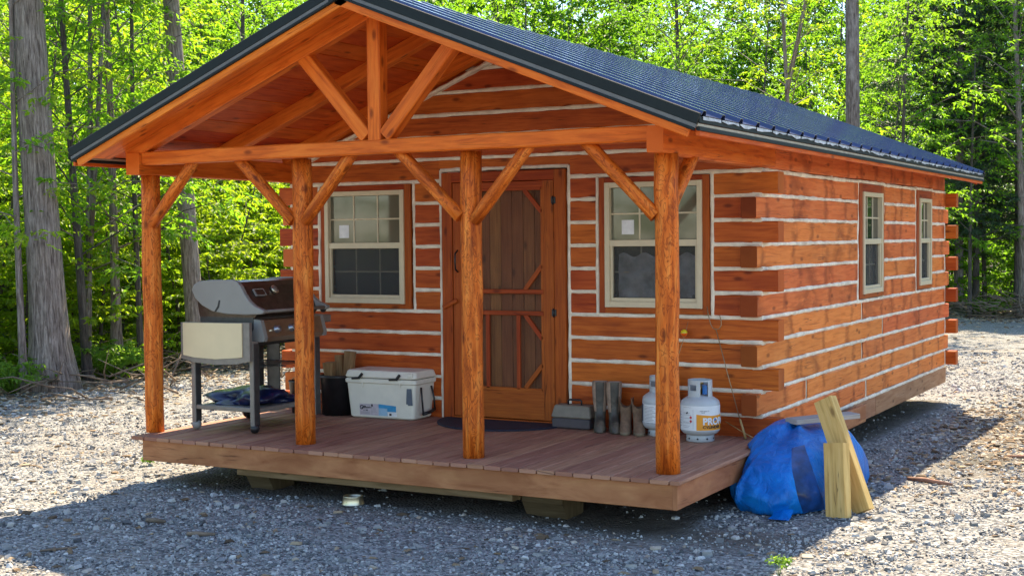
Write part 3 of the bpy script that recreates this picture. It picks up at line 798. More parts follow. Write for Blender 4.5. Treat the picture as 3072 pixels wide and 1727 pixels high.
def post(x, zt, r=.083):
    mb = MB(); n = 9; y = .27
    pts = [(x + random.uniform(-.004, .004), y + random.uniform(-.004, .004), zt * i / n) for i in range(n + 1)]
    mb.tube(pts, [r * random.uniform(.975, 1.03) for _ in pts], 22, .012); part(mb, 'porch_post', 'post')
for x, zt, r in ((-5.034, 2.245, .081), (-3.375, 2.325, .082), (-1.776, 2.325, .081), (-.181, 2.245, .085)): post(x, zt, r)
def brace(a, b, r=.050):
    mb = MB(); a = Vector(a); b = Vector(b); n = 5
    mb.tube([a + (b - a) * (i / n) for i in range(n + 1)], [r * random.uniform(.94, 1.06) for _ in range(n + 1)], 16, .02); part(mb, 'knee_brace', 'post')
yb = .22
for a, b in (((-4.97, 1.82), (-4.40, 2.36)), ((-3.43, 1.82), (-3.95, 2.36)), ((-3.31, 1.82), (-2.77, 2.36)), ((-1.84, 1.83), (-2.36, 2.36)), ((-1.72, 1.80), (-1.19, 2.36)), ((-.24, 1.81), (-.76, 2.36))):
    brace((a[0], yb, a[1]), (b[0], yb - .07, b[1]))
brace((-.17, .31, 1.88), (-.165, .74, 2.27), .052)

# deck ----------------------------------------------------------------
dk = MB(); x = -5.03; bw = .1465
while x < .02:
    e = min(x + bw - .009, .022); dk.box(x, e, -.022 + random.uniform(-.005, .005), D + .0, -.03, random.uniform(-.002, 0), 'y', .006, seg=.6, jit=.0008); x += bw
deck = dk.build('porch_deck', 'deck', cabin)
rm = MB(); rm.box(-4.92, -.036, 0, .035, -.205, -.031, 'x', .004, seg=.8, jit=.001); rm.box(-.035, 0, 0, 5.0, -.205, -.031, 'y', .004); rm.box(-4.92, -4.885, .036, D, -.205, -.031, 'y', .004)
rm.build('rim_board', 'rim', deck)
skd = MB(); skd.box(-4.0, -1.37, .14, .24, -.285, -.206, 'x', .006); skd.build('skid', 'skid', deck)
sk2 = MB()
for x in (-4.2, -1.6): sk2.box(x, x + .14, .43, 9.3, -.33, -.206, 'y', .006)
sk2.build('runner', 'skid', deck)
M['blockwood'] = wood('shaded block timber', (.07, .045, .022), (.12, .085, .045), (.17, .125, .07), rough=.8, grain=8, vary=.1)  # timber colour darkened for the shadow under the deck
for x0, x1, lab in ((-4.02, -3.78, 'rough wooden support block under the left end of the porch skid'), (-1.36, -1.02, 'rough wooden support block under the right end of the porch skid')):
    mb = MB(); g0 = gz((x0 + x1) / 2, .4)
    mb.poly([(x0, .27, -.207), (x0, .27, -.30), (x0, .36, g0 - .02), (x0, .62, g0 - .02), (x0, .62, -.207)], x1 - x0, (1, 0, 0))
    o = mb.build('support_block', M['blockwood']); tag(o, lab, 'support block', 'support blocks under the porch')

# ------------------------------------------------------------------ gas grill (front faces the cabin's right end, left shelf folded down)
g = empty('gas_grill', (-4.45, 1.0, 0), 'brown and grey gas grill on casters with its beige left shelf folded down', 'grill')
def P_(name, mb, m, parent=None, **k): return mb.build(name, m, parent if parent else g, **k)
for x, y, m in ((-4.79, .535, 'taupe'), (-4.13, .535, 'taupe'), (-4.79, 1.40, 'taupe'), (-4.13, 1.40, 'taupe')):
    a = MB(); a.box(x - .022, x + .022, y - .037, y + .037, .07, .80, 'z', .004); lg = P_('leg', a, m)
    b = MB(); b.box(x + .0225, x + .027, y - .030, y + .037, .07, .78, 'z', .001); P_('leg_side', b, 'darkmetal', lg)
for x, y in ((-4.79, .535), (-4.13, .535)):
    a = MB(); a.lathe([(.001, -.044), (.025, -.038), (.038, -.022), (.044, 0), (.038, .022), (.025, .038), (.001, .044)], (x, y, .046), 16); c_ = P_('caster', a, 'black' if x > -4.5 else 'castgrey')
for x in (-4.86, -4.20):
    a = MB(); pr = [(.001, -.022), (.05, -.022), (.082, -.020), (.088, 0), (.082, .020), (.05, .022), (.001, .022)]
    a.lathe(pr, (0, 0, 0), 24); a.v = [(x + vz, 1.33 + vx, .088 + vy) for vx, vy, vz in a.v]; P_('wheel', a, 'black')
a = MB(); a.box(-4.77, -4.15, .505, .53, .185, .225, 'x', .006); a.box(-4.77, -4.15, 1.38, 1.40, .185, .225, 'x', .006)
a.box(-4.125, -4.105, .57, 1.37, .175, .215, 'y', .004); a.box(-4.80, -4.78, .57, 1.37, .175, .215, 'y', .004); a.box(-4.775, -4.13, .531, 1.379, .205, .217, 'x', .003)
P_('bottom_shelf', a, 'taupe')
a = MB()
for i in range(9): a.tube([(-4.76 + .07 * i, .56, .555), (-4.76 + .07 * i, 1.38, .555)], .0035, 6)
for y in (.56, .97, 1.38): a.tube([(-4.77, y, .55), (-4.13, y, .55)], .006, 6)
P_('wire_rack', a, 'darkmetal')
a = MB()
pr = [(-4.76, 1.0), (-4.16, 1.0), (-4.16, .90), (-4.28, .74), (-4.62, .72), (-4.76, .86)]
a.poly([(x, .57, z) for x, z in pr], .86, (0, 1, 0)); P_('firebox', a, 'darkmetal')
lidp = [(-4.82, 1.24), (-4.79, 1.285), (-4.73, 1.315), (-4.60, 1.328), (-4.35, 1.33), (-4.30, 1.315), (-4.26, 1.275), (-4.22, 1.21), (-4.17, 1.15), (-4.11, 1.105), (-4.05, 1.085), (-4.01, 1.07), (-4.005, 1.05), (-4.03, 1.035), (-4.20, 1.025), (-4.43, 1.03), (-4.58, 1.05), (-4.70, 1.10), (-4.78, 1.165)]
lid = MB(); body = [(-4.79, 1.10), (-4.81, 1.24), (-4.78, 1.28), (-4.72, 1.308), (-4.36, 1.322), (-4.31, 1.308), (-4.27, 1.27), (-4.22, 1.195), (-4.165, 1.13), (-4.12, 1.03), (-4.15, 1.0), (-4.77, 1.0)]
lid.poly([(x, .575, z) for x, z in body], .85, (0, 1, 0)); lo = P_('lid', lid, 'steel')
for y in (.525, 1.425):
    a = MB(); a.poly([(x, y, z) for x, z in lidp], .05, (0, 1, 0)); eo = P_('lid_end', a, 'castgrey', lo)
    bv = eo.modifiers.new('soft', 'BEVEL'); bv.width = .012; bv.segments = 2; bv.limit_method = 'ANGLE'; bv.angle_limit = R(50)
a = MB(); a.poly([(-4.555, .522, 1.05), (-4.535, .522, 1.05), (-4.50, .522, 1.09), (-4.487, .522, 1.15), (-4.503, .522, 1.15), (-4.518, .522, 1.10)], .004, (0, 1, 0)); P_('slot', a, 'black', lo)
a = MB(); a.tube([(-4.04, .60, 1.055), (-4.04, 1.42, 1.055)], .015, 10); P_('lid_handle', a, 'taupe', lo)
a = MB(); a.poly([(-4.243, .66, 1.24), (-4.243, .80, 1.24), (-4.20, .80, 1.18), (-4.20, .66, 1.18)], .012, (.8, 0, .55)); P_('name_plate', a, 'castgrey', lo)
a = MB(); a.poly([(-4.236, .675, 1.231), (-4.236, .785, 1.231), (-4.205, .785, 1.189), (-4.205, .675, 1.189)], .014, (.8, 0, .55)); P_('plate_face', a, 'steel', lo)
a = MB(); a.lathe([(.001, .012), (.034, .012), (.040, .008), (.042, 0), (.04, -.01)], (0, 0, 0), 24)
q = Vector((.8, 0, .55)).to_track_quat('Z', 'X')
a.v = [tuple(q @ Vector(p) + Vector((-4.225, .95, 1.232))) for p in a.v]; P_('thermometer', a, 'chrome', lo)
a = MB(); a.lathe([(.001, .0135), (.033, .0135), (.033, .011)], (0, 0, 0), 24); a.v = [tuple(q @ Vector(p) + Vector((-4.225, .95, 1.232))) for p in a.v]; P_('dial', a, 'taupe', lo)
a = MB(); a.poly([(-4.16, .62, .985), (-4.085, .62, .975), (-4.045, .62, .83), (-4.07, .62, .79), (-4.16, .62, .79)], .80, (0, 1, 0)); cp = P_('control_panel', a, 'bronze')
for y in (.575, 1.42):
    a = MB(); a.poly([(-4.18, y, .99), (-4.085, y, .98), (-4.04, y, .83), (-4.05, y, .795), (-4.18, y, .785)], .044, (0, 1, 0)); P_('end_cap', a, 'castgrey', cp)
q = Vector((.96, 0, .26)).to_track_quat('Z', 'X')
for y in (.765, .965, 1.20):
    a = MB(); a.lathe([(.001, .040), (.022, .040), (.028, .034), (.031, .01), (.036, .006), (.036, -.01)], (0, 0, 0), 20); a.v = [tuple(q @ Vector(p) + Vector((-4.062, y, .893))) for p in a.v]; P_('knob', a, 'silver', cp)
a = MB(); a.lathe([(.001, .02), (.011, .018), (.014, -.01)], (0, 0, 0), 12); a.v = [tuple(q @ Vector(p) + Vector((-4.055, .672, .885))) for p in a.v]; P_('igniter', a, 'chrome', cp)
# folded left shelf
out = [(-4.875, .955), (-4.10, .965), (-4.10, .635), (-4.25, .605), (-4.48, .592), (-4.72, .605), (-4.875, .635)]
a = MB(); a.poly([(x, .445, z) for x, z in out], .035, (0, 1, 0)); sh = P_('side_shelf', a, 'taupe')
inn = [(-4.845, .952), (-4.235, .958), (-4.235, .66), (-4.48, .642), (-4.72, .65), (-4.845, .668)]
a = MB(); a.poly([(x, .437, z) for x, z in inn], .012, (0, 1, 0)); P_('shelf_face', a, 'panel_beige', sh)
a = MB(); a.poly([(-4.232, .433, .958), (-4.175, .433, .960), (-4.175, .433, .668), (-4.232, .433, .660)], .014, (0, 1, 0)); P_('shelf_edge', a, 'panel_beige', sh)
a = MB(); a.box(-4.70, -4.14, 1.50, 1.66, .905, .975, 'y', .01); P_('side_table', a, 'taupe')
a = MB(); a.lathe([(.001, -.03), (.02, -.025), (.03, 0), (.02, .025), (.001, .03)], (-4.10, 1.49, 1.03), 14); P_('side_knob', a, 'black')
a = MB(); a.box(-4.73, -4.58, 1.44, 1.455, .10, .76, 'z', .003); P_('end_panel', a, 'darkmetal')

# crumpled bag on the grill's shelf
def blob(c, rx, ry, rz, nu=28, nv=14, amp=.18, seed=1, flat=.35):
    gg = np.random.default_rng(seed); ph = gg.uniform(0, 6.28, (6, 3)); mb = MB(); rings = []
    for i in range(nv + 1):
        v = math.pi * i / nv; ring = []
        for j in range(nu):
            u = 2 * math.pi * j / nu
            d = 1 + amp * sum(math.sin((k + 2) * u * (1 if k % 2 else -1) + (k + 1.5) * v + ph[k, 0]) / (1 + .5 * k) for k in range(5)) * .5 * math.sin(v)
            z = math.cos(v); z = max(z, -flat)
            ring.append((c[0] + rx * d * math.sin(v) * math.cos(u), c[1] + ry * d * math.sin(v) * math.sin(u), c[2] + rz * (z * d if z > -flat else z) + rz * flat))
        rings.append(ring)
    mb.rings(rings, [i * .1 for i in range(nv + 1)], [j * .1 for j in range(nu + 1)], caps=False, sm=True); return mb
tag(blob((-4.45, .93, .219), .29, .34, .10, seed=4, amp=.5).build('plastic_bag', 'bag'), 'crumpled dark blue plastic sheet on the bottom shelf of the grill', 'plastic sheet')

# bucket with a red jug, wood bin with split firewood
a = MB(); bx, by = -4.66, 1.86
a.lathe([(.001, .004), (.085, 0), (.115, .30), (.123, .31), (.118, .315), (.11, .30), (.08, .015), (.001, .015)], (bx, by, .002), 24)
bk = empty('bucket', (bx, by, 0), 'black bucket standing behind the grill legs', 'bucket'); a.build('body', 'black', bk)
hb = MB(); hb.tube([(bx + .118 * math.cos(t), by, .30 + .05 * math.sin(t)) for t in np.linspace(0, math.pi, 12)], .004, 6); hb.build('handle', 'wire', bk)
jg = empty('red_jug', (bx, by, .02), 'red plastic jug sticking out of the black bucket', 'jug')
a = MB(); a.box(bx - .05, bx + .06, by - .045, by + .045, .03, .40, 'z', .02); a.build('body', 'redplastic', jg)
a = MB(); a.lathe([(.022, .40), (.022, .44), (.001, .445)], (bx + .02, by, 0), 14); a.build('cap', 'redplastic', jg)
bx, by = -4.27, 1.93
bn = empty('wood_bin', (bx, by, 0), 'dark round bin of firewood between the grill and the white cooler', 'bin')
a = MB(); a.lathe([(.001, .004), (.15, 0), (.165, .36), (.175, .375), (.168, .38), (.158, .36), (.14, .02), (.001, .02)], (bx, by, .002), 28); a.build('body', 'black', bn)
a = MB(); a.tube([(bx + .172 * math.cos(t), by + .172 * math.sin(t), .365) for t in np.linspace(0, 2 * math.pi, 28)], .007, 6); a.build('rim', 'darkmetal', bn)
for p0, p1, w, h, lb in (((-4.30, 1.90, .05), (-4.32, 1.86, .50), .10, .09, 'short pale end of split firewood in the dark bin'), ((-4.20, 1.95, .05), (-4.17, 2.0, .60), .11, .07, 'tallest piece of firewood standing in the dark bin'), ((-4.27, 2.0, .05), (-4.31, 2.02, .56), .09, .08, 'piece of firewood at the back of the dark bin against the wall')):
    a = MB(); a.bar(p0, p1, w, h, (0, 1, 0), .014, n=4, jit=.005); tag(a.build('firewood', 'firewood'), lb, 'firewood', 'firewood in the bin')

# cooler -----------------------------------------------------------------
co = empty('cooler', (-3.695, 1.985, 0), 'large white ice chest with black rope handles beside the door', 'cooler', rz=R(2))
def rbox(mb, hx0, hy0, z0, hx1, hy1, z1, r=.03, n=5, capz=True):
    """tapered box with rounded vertical corners"""
    rings = []
    for hx, hy, z in ((hx0 - .012, hy0 - .012, z0), (hx0, hy0, z0 + .012), (hx1, hy1, z1 - .010), (hx1 - .010, hy1 - .010, z1)):
        ring = []
        for cx, cy, a0 in ((hx - r, hy - r, 0), (-hx + r, hy - r, 90), (-hx + r, -hy + r, 180), (hx - r, -hy + r, 270)):
            for i in range(n + 1):
                t = R(a0 + 90 * i / n); ring.append((cx + r * math.cos(t), cy + r * math.sin(t), z))
        rings.append(ring)
    mb.rings(rings, [0, .01, .3, .31], [i * .05 for i in range(len(rings[0]) + 1)], sm=False)
a = MB(); rbox(a, .350, .172, .004, .378, .188, .335, .035); cb = a.build('body', 'cooler', co)
a = MB(); rbox(a, .392, .202, .325, .392, .202, .372, .035); a.build('rim', 'cooler', co)
a = MB(); rbox(a, .392, .202, .378, .378, .188, .448, .04); ld = a.build('lid', 'cooler', co)
a = MB(); a.box(-.37, .37, -.18, .18, .370, .380, 'x'); a.build('gasket', 'black', co)
a = MB(); a.box(.31, .36, -.208, -.17, .395, .435, 'x', .008); a.build('lid_corner', 'cooler', ld)
for x in (-.25, .16):
    a = MB(); a.bar((x - .045, -.212, .372), (x + .03, -.214, .378), .020, .02, ch=.005); a.bar((x + .03, -.214, .375), (x + .07, -.214, .420), .018, .026, (0, 0, 1), .006); a.build('latch', 'black', co)
    a = MB(); a.box(x + .055, x + .068, -.210, -.195, .300, .345, 'z', .004); a.build('latch_keeper', 'cooler', co)
a = MB(); hx = .386
a.tube([(hx, -.09, .30), (hx + .012, -.095, .18), (hx + .02, -.09, .06)], .009, 8); a.tube([(hx, .095, .30), (hx + .02, .11, .18), (hx + .025, .11, .075)], .009, 8); a.tube([(hx + .02, -.09, .055), (hx + .03, .01, .062), (hx + .025, .11, .08)], .016, 8)
a.build('handle', 'black', co)
a = MB(); a.bar((.325, -.186, .14), (.32, -.197, .295), .008, .05, (1, 0, 0), .003); a.bar((.295, -.185, .15), (.31, -.197, .29), .006, .03, (1, 0, 0), .002); a.build('strap', 'cloth', co)
lb = MB(); yl = -.1865
def fq(mb, x0, x1, z0, z1, y=0.0, sl=0.0, th=.0015):
    # labels follow the slight outward slope of the cooler's front
    f = lambda z: -.172 - .016 * (z - .016) / .31 - .0008 - y
    mb.poly([(x0, f(z0), z0), (x1, f(z0), z0), (x1, f(z1), z1 + sl), (x0, f(z1), z1)], th, (0, -1, 0))
fq(lb, -.235, -.115, .03, .135); fq(lb, -.113, -.025, .03, .138); label = lb.build('label', 'lilac', co)
a = MB(); fq(a, -.025, .165, .10, .138, 0, -.012); fq(a, .06, .165, .07, .12, .0005, -.004); a.build('blue_print', 'cyan', co)
a = MB(); fq(a, -.025, .07, .03, .10, .0007); a.build('picture', 'cyanpale', co)
a = MB(); fq(a, .075, .17, .028, .068, .0004); a.build('picture', 'paper', co)
a = MB()
def flat_text(mb, txt, size, x, z, y, bold=.0):
    vv, ff = text_verts(txt, size, bold); b = len(mb.v)
    mb.v += [(x + p[0], y, z + p[1]) for p in vv]
    for f in ff: mb.face(tuple(b + i for i in f), tuple((0, 0) for _ in f))
flat_text(a, 'G', .052, -.232, .085, -.1815, .002); flat_text(a, 'ER', .03, -.195, .096, -.1815, .0015); flat_text(a, 'cooler', .022, -.160, .096, -.1815, .001); flat_text(a, 'jr. 100', .018, -.19, .070, -.1805, .0006)
a.build('lettering', 'ink', co, fix=False)
a = MB()
for i, z in enumerate((.058, .050, .042)): fq(a, -.225, -.125, z, z + .0025, .002, 0, .0005)
for i, z in enumerate((.100, .088, .078, .068, .058)): fq(a, -.108, -.045 - .01 * (i % 2), z, z + .002, .002, 0, .0005)
a.build('small_print', 'greytext', co)
for q in ((-.105, -.088, .112, .134), (.09, .115, .035, .055)):
    a = MB(); fq(a, *q, .002, 0, .0006); a.build('mark', 'ink', co)

# door mat, toolbox --------------------------------------------------------
mt = MB(); cxm, cym = -2.53, 2.12
pts = [(cxm + .63 * math.cos(t), cym + .62 * math.sin(t) * (1 - .0 * abs(math.cos(t))), .002) for t in np.linspace(math.pi, 2 * math.pi, 40)]
mt.poly(pts, .012, (0, 0, 1)); tag(mt.build('door_mat', 'mat'), 'dark navy half round mat on the deck in front of the screen door', 'doormat')
tbx = empty('toolbox', (-1.785, 2.03, 0), 'small toolbox with tan lid and grey base beside the tall boots', 'toolbox', rz=R(-1))
a = MB(); rbox(a, .185, .085, .003, .188, .088, .092, .012); a.build('base', 'box_grey', tbx)
a = MB(); rbox(a, .192, .092, .094, .172, .07, .205, .014); tl_ = a.build('lid', 'box_tan', tbx)
a = MB(); a.tube([(-.065, 0, .205), (-.065, 0, .24), (-.05, 0, .248), (.05, 0, .248), (.065, 0, .24), (.065, 0, .205)], .009, 8); a.build('handle', 'black', tl_)

# boots ---------------------------------------------------------------------
def boot(name, label, x, y, tall=True, rz=0.0, group=None):
    o = empty(name, (x, y, 0), label, 'boot', group, rz=rz)
    if tall: prof = [(0, -.035, .125, .050), (.022, -.035, .128, .052), (.05, -.03, .122, .050), (.085, -.01, .098, .048), (.12, .02, .068, .046), (.17, .033, .056, .050), (.25, .035, .062, .058), (.34, .036, .066, .064), (.425, .036, .068, .066)]
    else: prof = [(0, -.035, .125, .049), (.028, -.035, .128, .051), (.05, -.032, .120, .049), (.085, -.012, .100, .047), (.12, .015, .072, .046), (.16, .028, .060, .048), (.20, .03, .062, .054), (.25, .03, .064, .060), (.305, .03, .066, .066)]
    n = 24; top = prof[-1][0]
    rings = []
    for z, cy, ry, rx in prof:
        ring = []
        for j in range(n):
            t = 2 * math.pi * j / n; c_, s_ = math.cos(t), math.sin(t)
            zz = z
            if not tall and z > .15:      # dip at the front and back of the top line
                zz = z - (.085 * max(0, abs(s_) - .35) / .65) * (z - .15) / (top - .15)
            ring.append((rx * math.copysign(abs(c_) ** .85, c_) * (1 + .03 * math.sin(z * 60 + j)), cy + ry * math.copysign(abs(s_) ** .85, s_), zz))
        rings.append(ring)
    us = [p[0] for p in prof]; vs = [j * .02 for j in range(n + 1)]
    inner = [[(x_ * .9, cy + (y_ - cy) * .9, z_) for x_, y_, z_ in r] for r, (zq, cy, _, _) in zip(rings[::-1][:5], prof[::-1][:5])]
    split = 2
    a = MB(); a.rings(rings[:split + 0], us[:split], vs, caps=True, sm=True); a.build('sole', 'rubber' if tall else 'sole', o)
    b = MB(); b.rings(rings[split - 1:], us[split - 1:], vs, caps=False, sm=True); sh_ = b.build('shaft' if tall else 'upper', 'rubber' if tall else 'suede', o, fix=True)
    c = MB(); c.rings([rings[-1]] + inner, [0, .01, .1, .2, .3, .4], vs, caps=False, sm=True); c.build('lining', 'boot_tan' if tall else 'suede', o)
    if tall:
        for s in (-1, 1):
            d = MB(); rr_ = []
            for r, (z, cy, ry, rx) in list(zip(rings, prof))[5:]:
                js = range(-4, 5) if s > 0 else range(n // 2 - 4, n // 2 + 5)
                rr_.append([(r[j % n][0] * 1.02, cy + (r[j % n][1] - cy) * 1.02, r[j % n][2]) for j in js])
            d.rings(rr_, [i * .1 for i in range(len(rr_))], [i * .02 for i in range(10)], caps=False, closed=False, sm=True); d.build('side_panel', 'boot_tan', sh_)
    return o
boot('rubber_boot', 'tall muddy rubber boot, the one next to the toolbox', -1.512, 1.965, True, R(23), 'tall rubber boots by the wall')
boot('rubber_boot', 'tall muddy rubber boot, the one next to the brown suede boots', -1.375, 1.965, True, R(29), 'tall rubber boots by the wall')
boot('ankle_boot', 'brown suede pull on boot, the one next to the tall rubber boots', -1.255, 1.94, False, R(20), 'brown suede boots by the wall')
boot('ankle_boot', 'brown suede pull on boot, the one next to the propane tanks', -1.135, 1.935, False, R(28), 'brown suede boots by the wall')

# propane cylinders -----------------------------------------------------------
def arc(a0, a1, n=12): return np.linspace(R(a0), R(a1), n)
def patch(mb, r, a0, a1, z0, z1, n=16, z1b=None):
    th = arc(a0, a1, n); zt = z1b if z1b else (lambda t: z1)
    rings = [[(r * math.cos(t), r * math.sin(t), z0) for t in th], [(r * math.cos(t), r * math.sin(t), zt(t)) for t in th]]
    mb.rings(rings, [0, .1], [i * .02 for i in range(n + 1)], caps=False, closed=False, sm=True)
def cyl(loc, label, rz, labelled):
    o = empty('propane_tank', loc, label, 'propane tank', 'propane tanks by the wall', rz=rz)
    r = .16
    a = MB(); a.lathe([(.001, .046), (.06, .047), (.11, .052), (.140, .066), (.155, .084), (r, .10), (r, .300), (.154, .326), (.132, .345), (.10, .365), (.06, .376), (.001, .38)], (0, 0, 0), 48); a.build('tank', 'cyl', o)
    a = MB(); a.lathe([(.112, .0), (.116, .003), (.112, .05), (.106, .06), (.102, .05), (.104, .0), (.112, .0)], (0, 0, 0), 40); fo = a.build('foot_ring', 'cyl', o)
    a = MB()
    for t in range(0, 360, 40): a.lathe([(.001, .002), (.008, .002), (.008, -.002)], (0, 0, 0), 10); b0 = len(a.v) - 30; q = Vector((math.cos(R(t)), math.sin(R(t)), 0)).to_track_quat('Z', 'Y'); a.v[b0:] = [tuple(q @ Vector(p) + Vector((.1145 * math.cos(R(t)), .1145 * math.sin(R(t)), .026))) for p in a.v[b0:]]
    a.build('drain_hole', 'black', fo)
    # collar: two guard plates with hand holes, open towards the valve
    a = MB(); ri, ro = .094, .099
    def wall(a0, a1, z0, z1, n=10):
        th = arc(a0, a1, n); rings = []
        for t in th:
            c_, s_ = math.cos(t), math.sin(t); rings.append([(ri * c_, ri * s_, z0), (ro * c_, ro * s_, z0), (ro * c_, ro * s_, z1), (ri * c_, ri * s_, z1)])
        a.rings(rings, [i * .02 for i in range(n)], [0, .01, .1, .11, .2], sm=False)
    zb, zt = .362, .500
    wall(-150, -128, zb, zt, 5); wall(-128, -88, zb, .415, 8); wall(-128, -88, .462, zt, 8); wall(-88, -68, zb - .01, zt, 5)
    wall(-28, 205, zb, zt, 30); wall(205, 210, zb, zt, 3); wall(-68, -28, .488, zt, 8)
    a.build('collar', 'cyl', o)
    a = MB(); a.lathe([(.018, .37), (.018, .41), (.026, .412), (.026, .44), (.012, .445), (.012, .46), (.030, .462), (.030, .476), (.001, .478)], (0, 0, 0), 16); va = a.build('valve', 'brass', o)
    a = MB(); a.box(.035, .075, -.05, -.02, .385, .46, 'z', .006); a.build('valve_cap', 'blueprint', va)
    if labelled:
        a = MB(); patch(a, r + .0008, -175, 20, .098, .298, 40); sl_ = a.build('label', 'sleeve', o)
        oa, ob = -80, 15
        a = MB(); patch(a, r + .0016, oa, ob, .102, .23, 30, lambda t: .232 - .012 * min(1, (t - R(oa)) / R(45)) + .006 * max(0, (t - R(-20)))); a.build('orange_band', 'orange', sl_)
        def wrap(txt, size, a0, z, m, name, bold=0.0, sx=1.0, rr=.0026):
            vv, ff = text_verts(txt, size, bold); b = MB()
            b.v = [((r + rr) * math.cos(R(a0) + p[0] * sx / r), (r + rr) * math.sin(R(a0) + p[0] * sx / r), z + p[1]) for p in vv]
            for f in ff: b.face(f, tuple((0, 0) for _ in f))
            return b.build(name, m, sl_, fix=False)
        wrap('PROPANE', .076, -62, .150, 'sleeve', 'lettering', .0030, .98, .0062)
        wrap('CYLINDER', .030, -62, .118, 'ink', 'lettering', .0012, 1.2, .0045)
        wrap('KEEP AREA OF', .012, -70, .255, 'greytext', 'small_print', .0003)
        wrap('VALVE', .010, -66, .243, 'greytext', 'small_print', .0003)
        a = MB()
        for k, z in enumerate((.284, .240, .232, .222, .196, .165, .157, .135, .122)): patch(a, r + .0015, -126, -96 - 4 * (k % 3), z, z + .0022, 8)
        patch(a, r + .0015, -128, -127.4, .112, .268, 3); patch(a, r + .0015, -90, -89.4, .112, .268, 3)
        for k in range(6): patch(a, r + .0015, -150, -133, .13 + .022 * k, .134 + .022 * k, 6)
        a.build('warning_text', 'greytext', sl_)
        a = MB()
        for t, z, s in ((-97, .205, .013), (-97, .174, .013)):
            a.poly([((r + .0016) * math.cos(R(t) + dx / r), (r + .0016) * math.sin(R(t) + dx / r), z + dz) for dx, dz in ((0, -s), (s, 0), (0, s), (-s, 0))], .0006, (math.cos(R(t)), math.sin(R(t)), 0))
        a.build('hazard_diamond', 'red', sl_)
        a = MB(); t = -110; a.poly([((r + .0016) * math.cos(R(t) + dx / r), (r + .0016) * math.sin(R(t) + dx / r), .240 + dz) for dx, dz in ((-.006, -.010), (.010, -.002), (.006, .011), (-.010, .002))], .0006, (math.cos(R(t)), math.sin(R(t)), 0)); a.build('pictogram', 'ink', sl_)
        a = MB(); t = -24; a.poly([((r + .0070) * math.cos(R(t) + dx / r), (r + .0030) * math.sin(R(t) + dx / r), .19 + dz) for dx, dz in ((-.006, -.012), (.006, -.012), (.009, -.002), (.0, .018), (-.009, -.002))], .0006, (math.cos(R(t)), math.sin(R(t)), 0)); a.build('drop_mark', 'blueprint', sl_)
    else:
        a = MB(); patch(a, r + .0008, -175, 20, .11, .285, 40); sl_ = a.build('label', 'silverlabel', o)
        a = MB(); patch(a, r + .0016, -170, -128, .125, .272, 12); a.build('dark_panel', 'navy', sl_)
        a = MB(); patch(a, r + .0018, -127, -124, .115, .28, 3); patch(a, r + .0018, -120, -60, .12, .27, 14); a.build('white_panel', 'sleeve', sl_)
        a = MB()
        for k in range(11): patch(a, r + .0024, -117, -75 - 5 * (k % 3), .13 + .012 * k, .1335 + .012 * k, 8)
        a.build('small_print', 'greytext', sl_)
    return o
cyl((-.535, 1.815, .0), 'grey propane tank with an orange and white label standing right of the corner post', 0.0, True)
cyl((-.94, 1.965, .0), 'grey propane tank with a silver label half hidden behind the corner post', R(-10), False)

# fishing rod, roasting fork, stick ----------------------------------------------
rf = empty('roasting_fork', (-.22, 2.03, 0), 'long two pronged roasting fork with wooden handle leaning on the front wall', 'fork')
a = MB(); a.tube([(-.22, 2.03, .002), (-.28, 2.055, .16)], [.011, .009], 10); a.build('handle', 'handlewood', rf)
a = MB(); tip = Vector((-.515, 2.135, .89)); a.tube([(-.28, 2.055, .155), (-.40, 2.095, .525), tip], .0042, 8)
a.tube([(-.60, 2.15, 1.08), (-.585, 2.146, 1.0), (-.565, 2.14, .935), (-.545, 2.137, .90), tip, (-.488, 2.137, .895), (-.470, 2.138, .925), (-.472, 2.142, .96), (-.487, 2.146, 1.01)], .0038, 8); a.build('prongs', 'wire', rf)
fr_ = empty('fishing_rod', (-1.02, 1.97, 0), 'thin fishing rod with a yellow and orange float beside the corner post', 'fishing rod')
a = MB(); a.tube([(-1.02, 1.97, .002), (-.93, 2.03, .33), (-.83, 2.10, .69), (-.79, 2.13, .84), (-.765, 2.14, .95)], [.007, .005, .003, .0025, .0015], 8); a.build('rod', 'wire', fr_)
for m_, s_ in (('bobber_y', 1), ('bobber_o', -1)):
    a = MB(); a.lathe([(.001, .030 * s_), (.014, .027 * s_), (.024, .018 * s_), (.029, .006 * s_), (.030, 0)], (-.787, 2.10, .855), 18); a.build('float', m_, fr_)
a = MB(); a.tube([(-.42, 2.10, .125), (-.27, 2.06, .06), (-.12, 2.0, .008)], .004, 8); tag(a.build('thin_stick', 'handlewood'), 'thin pale stick leaning low against the wall behind the propane tank', 'stick')

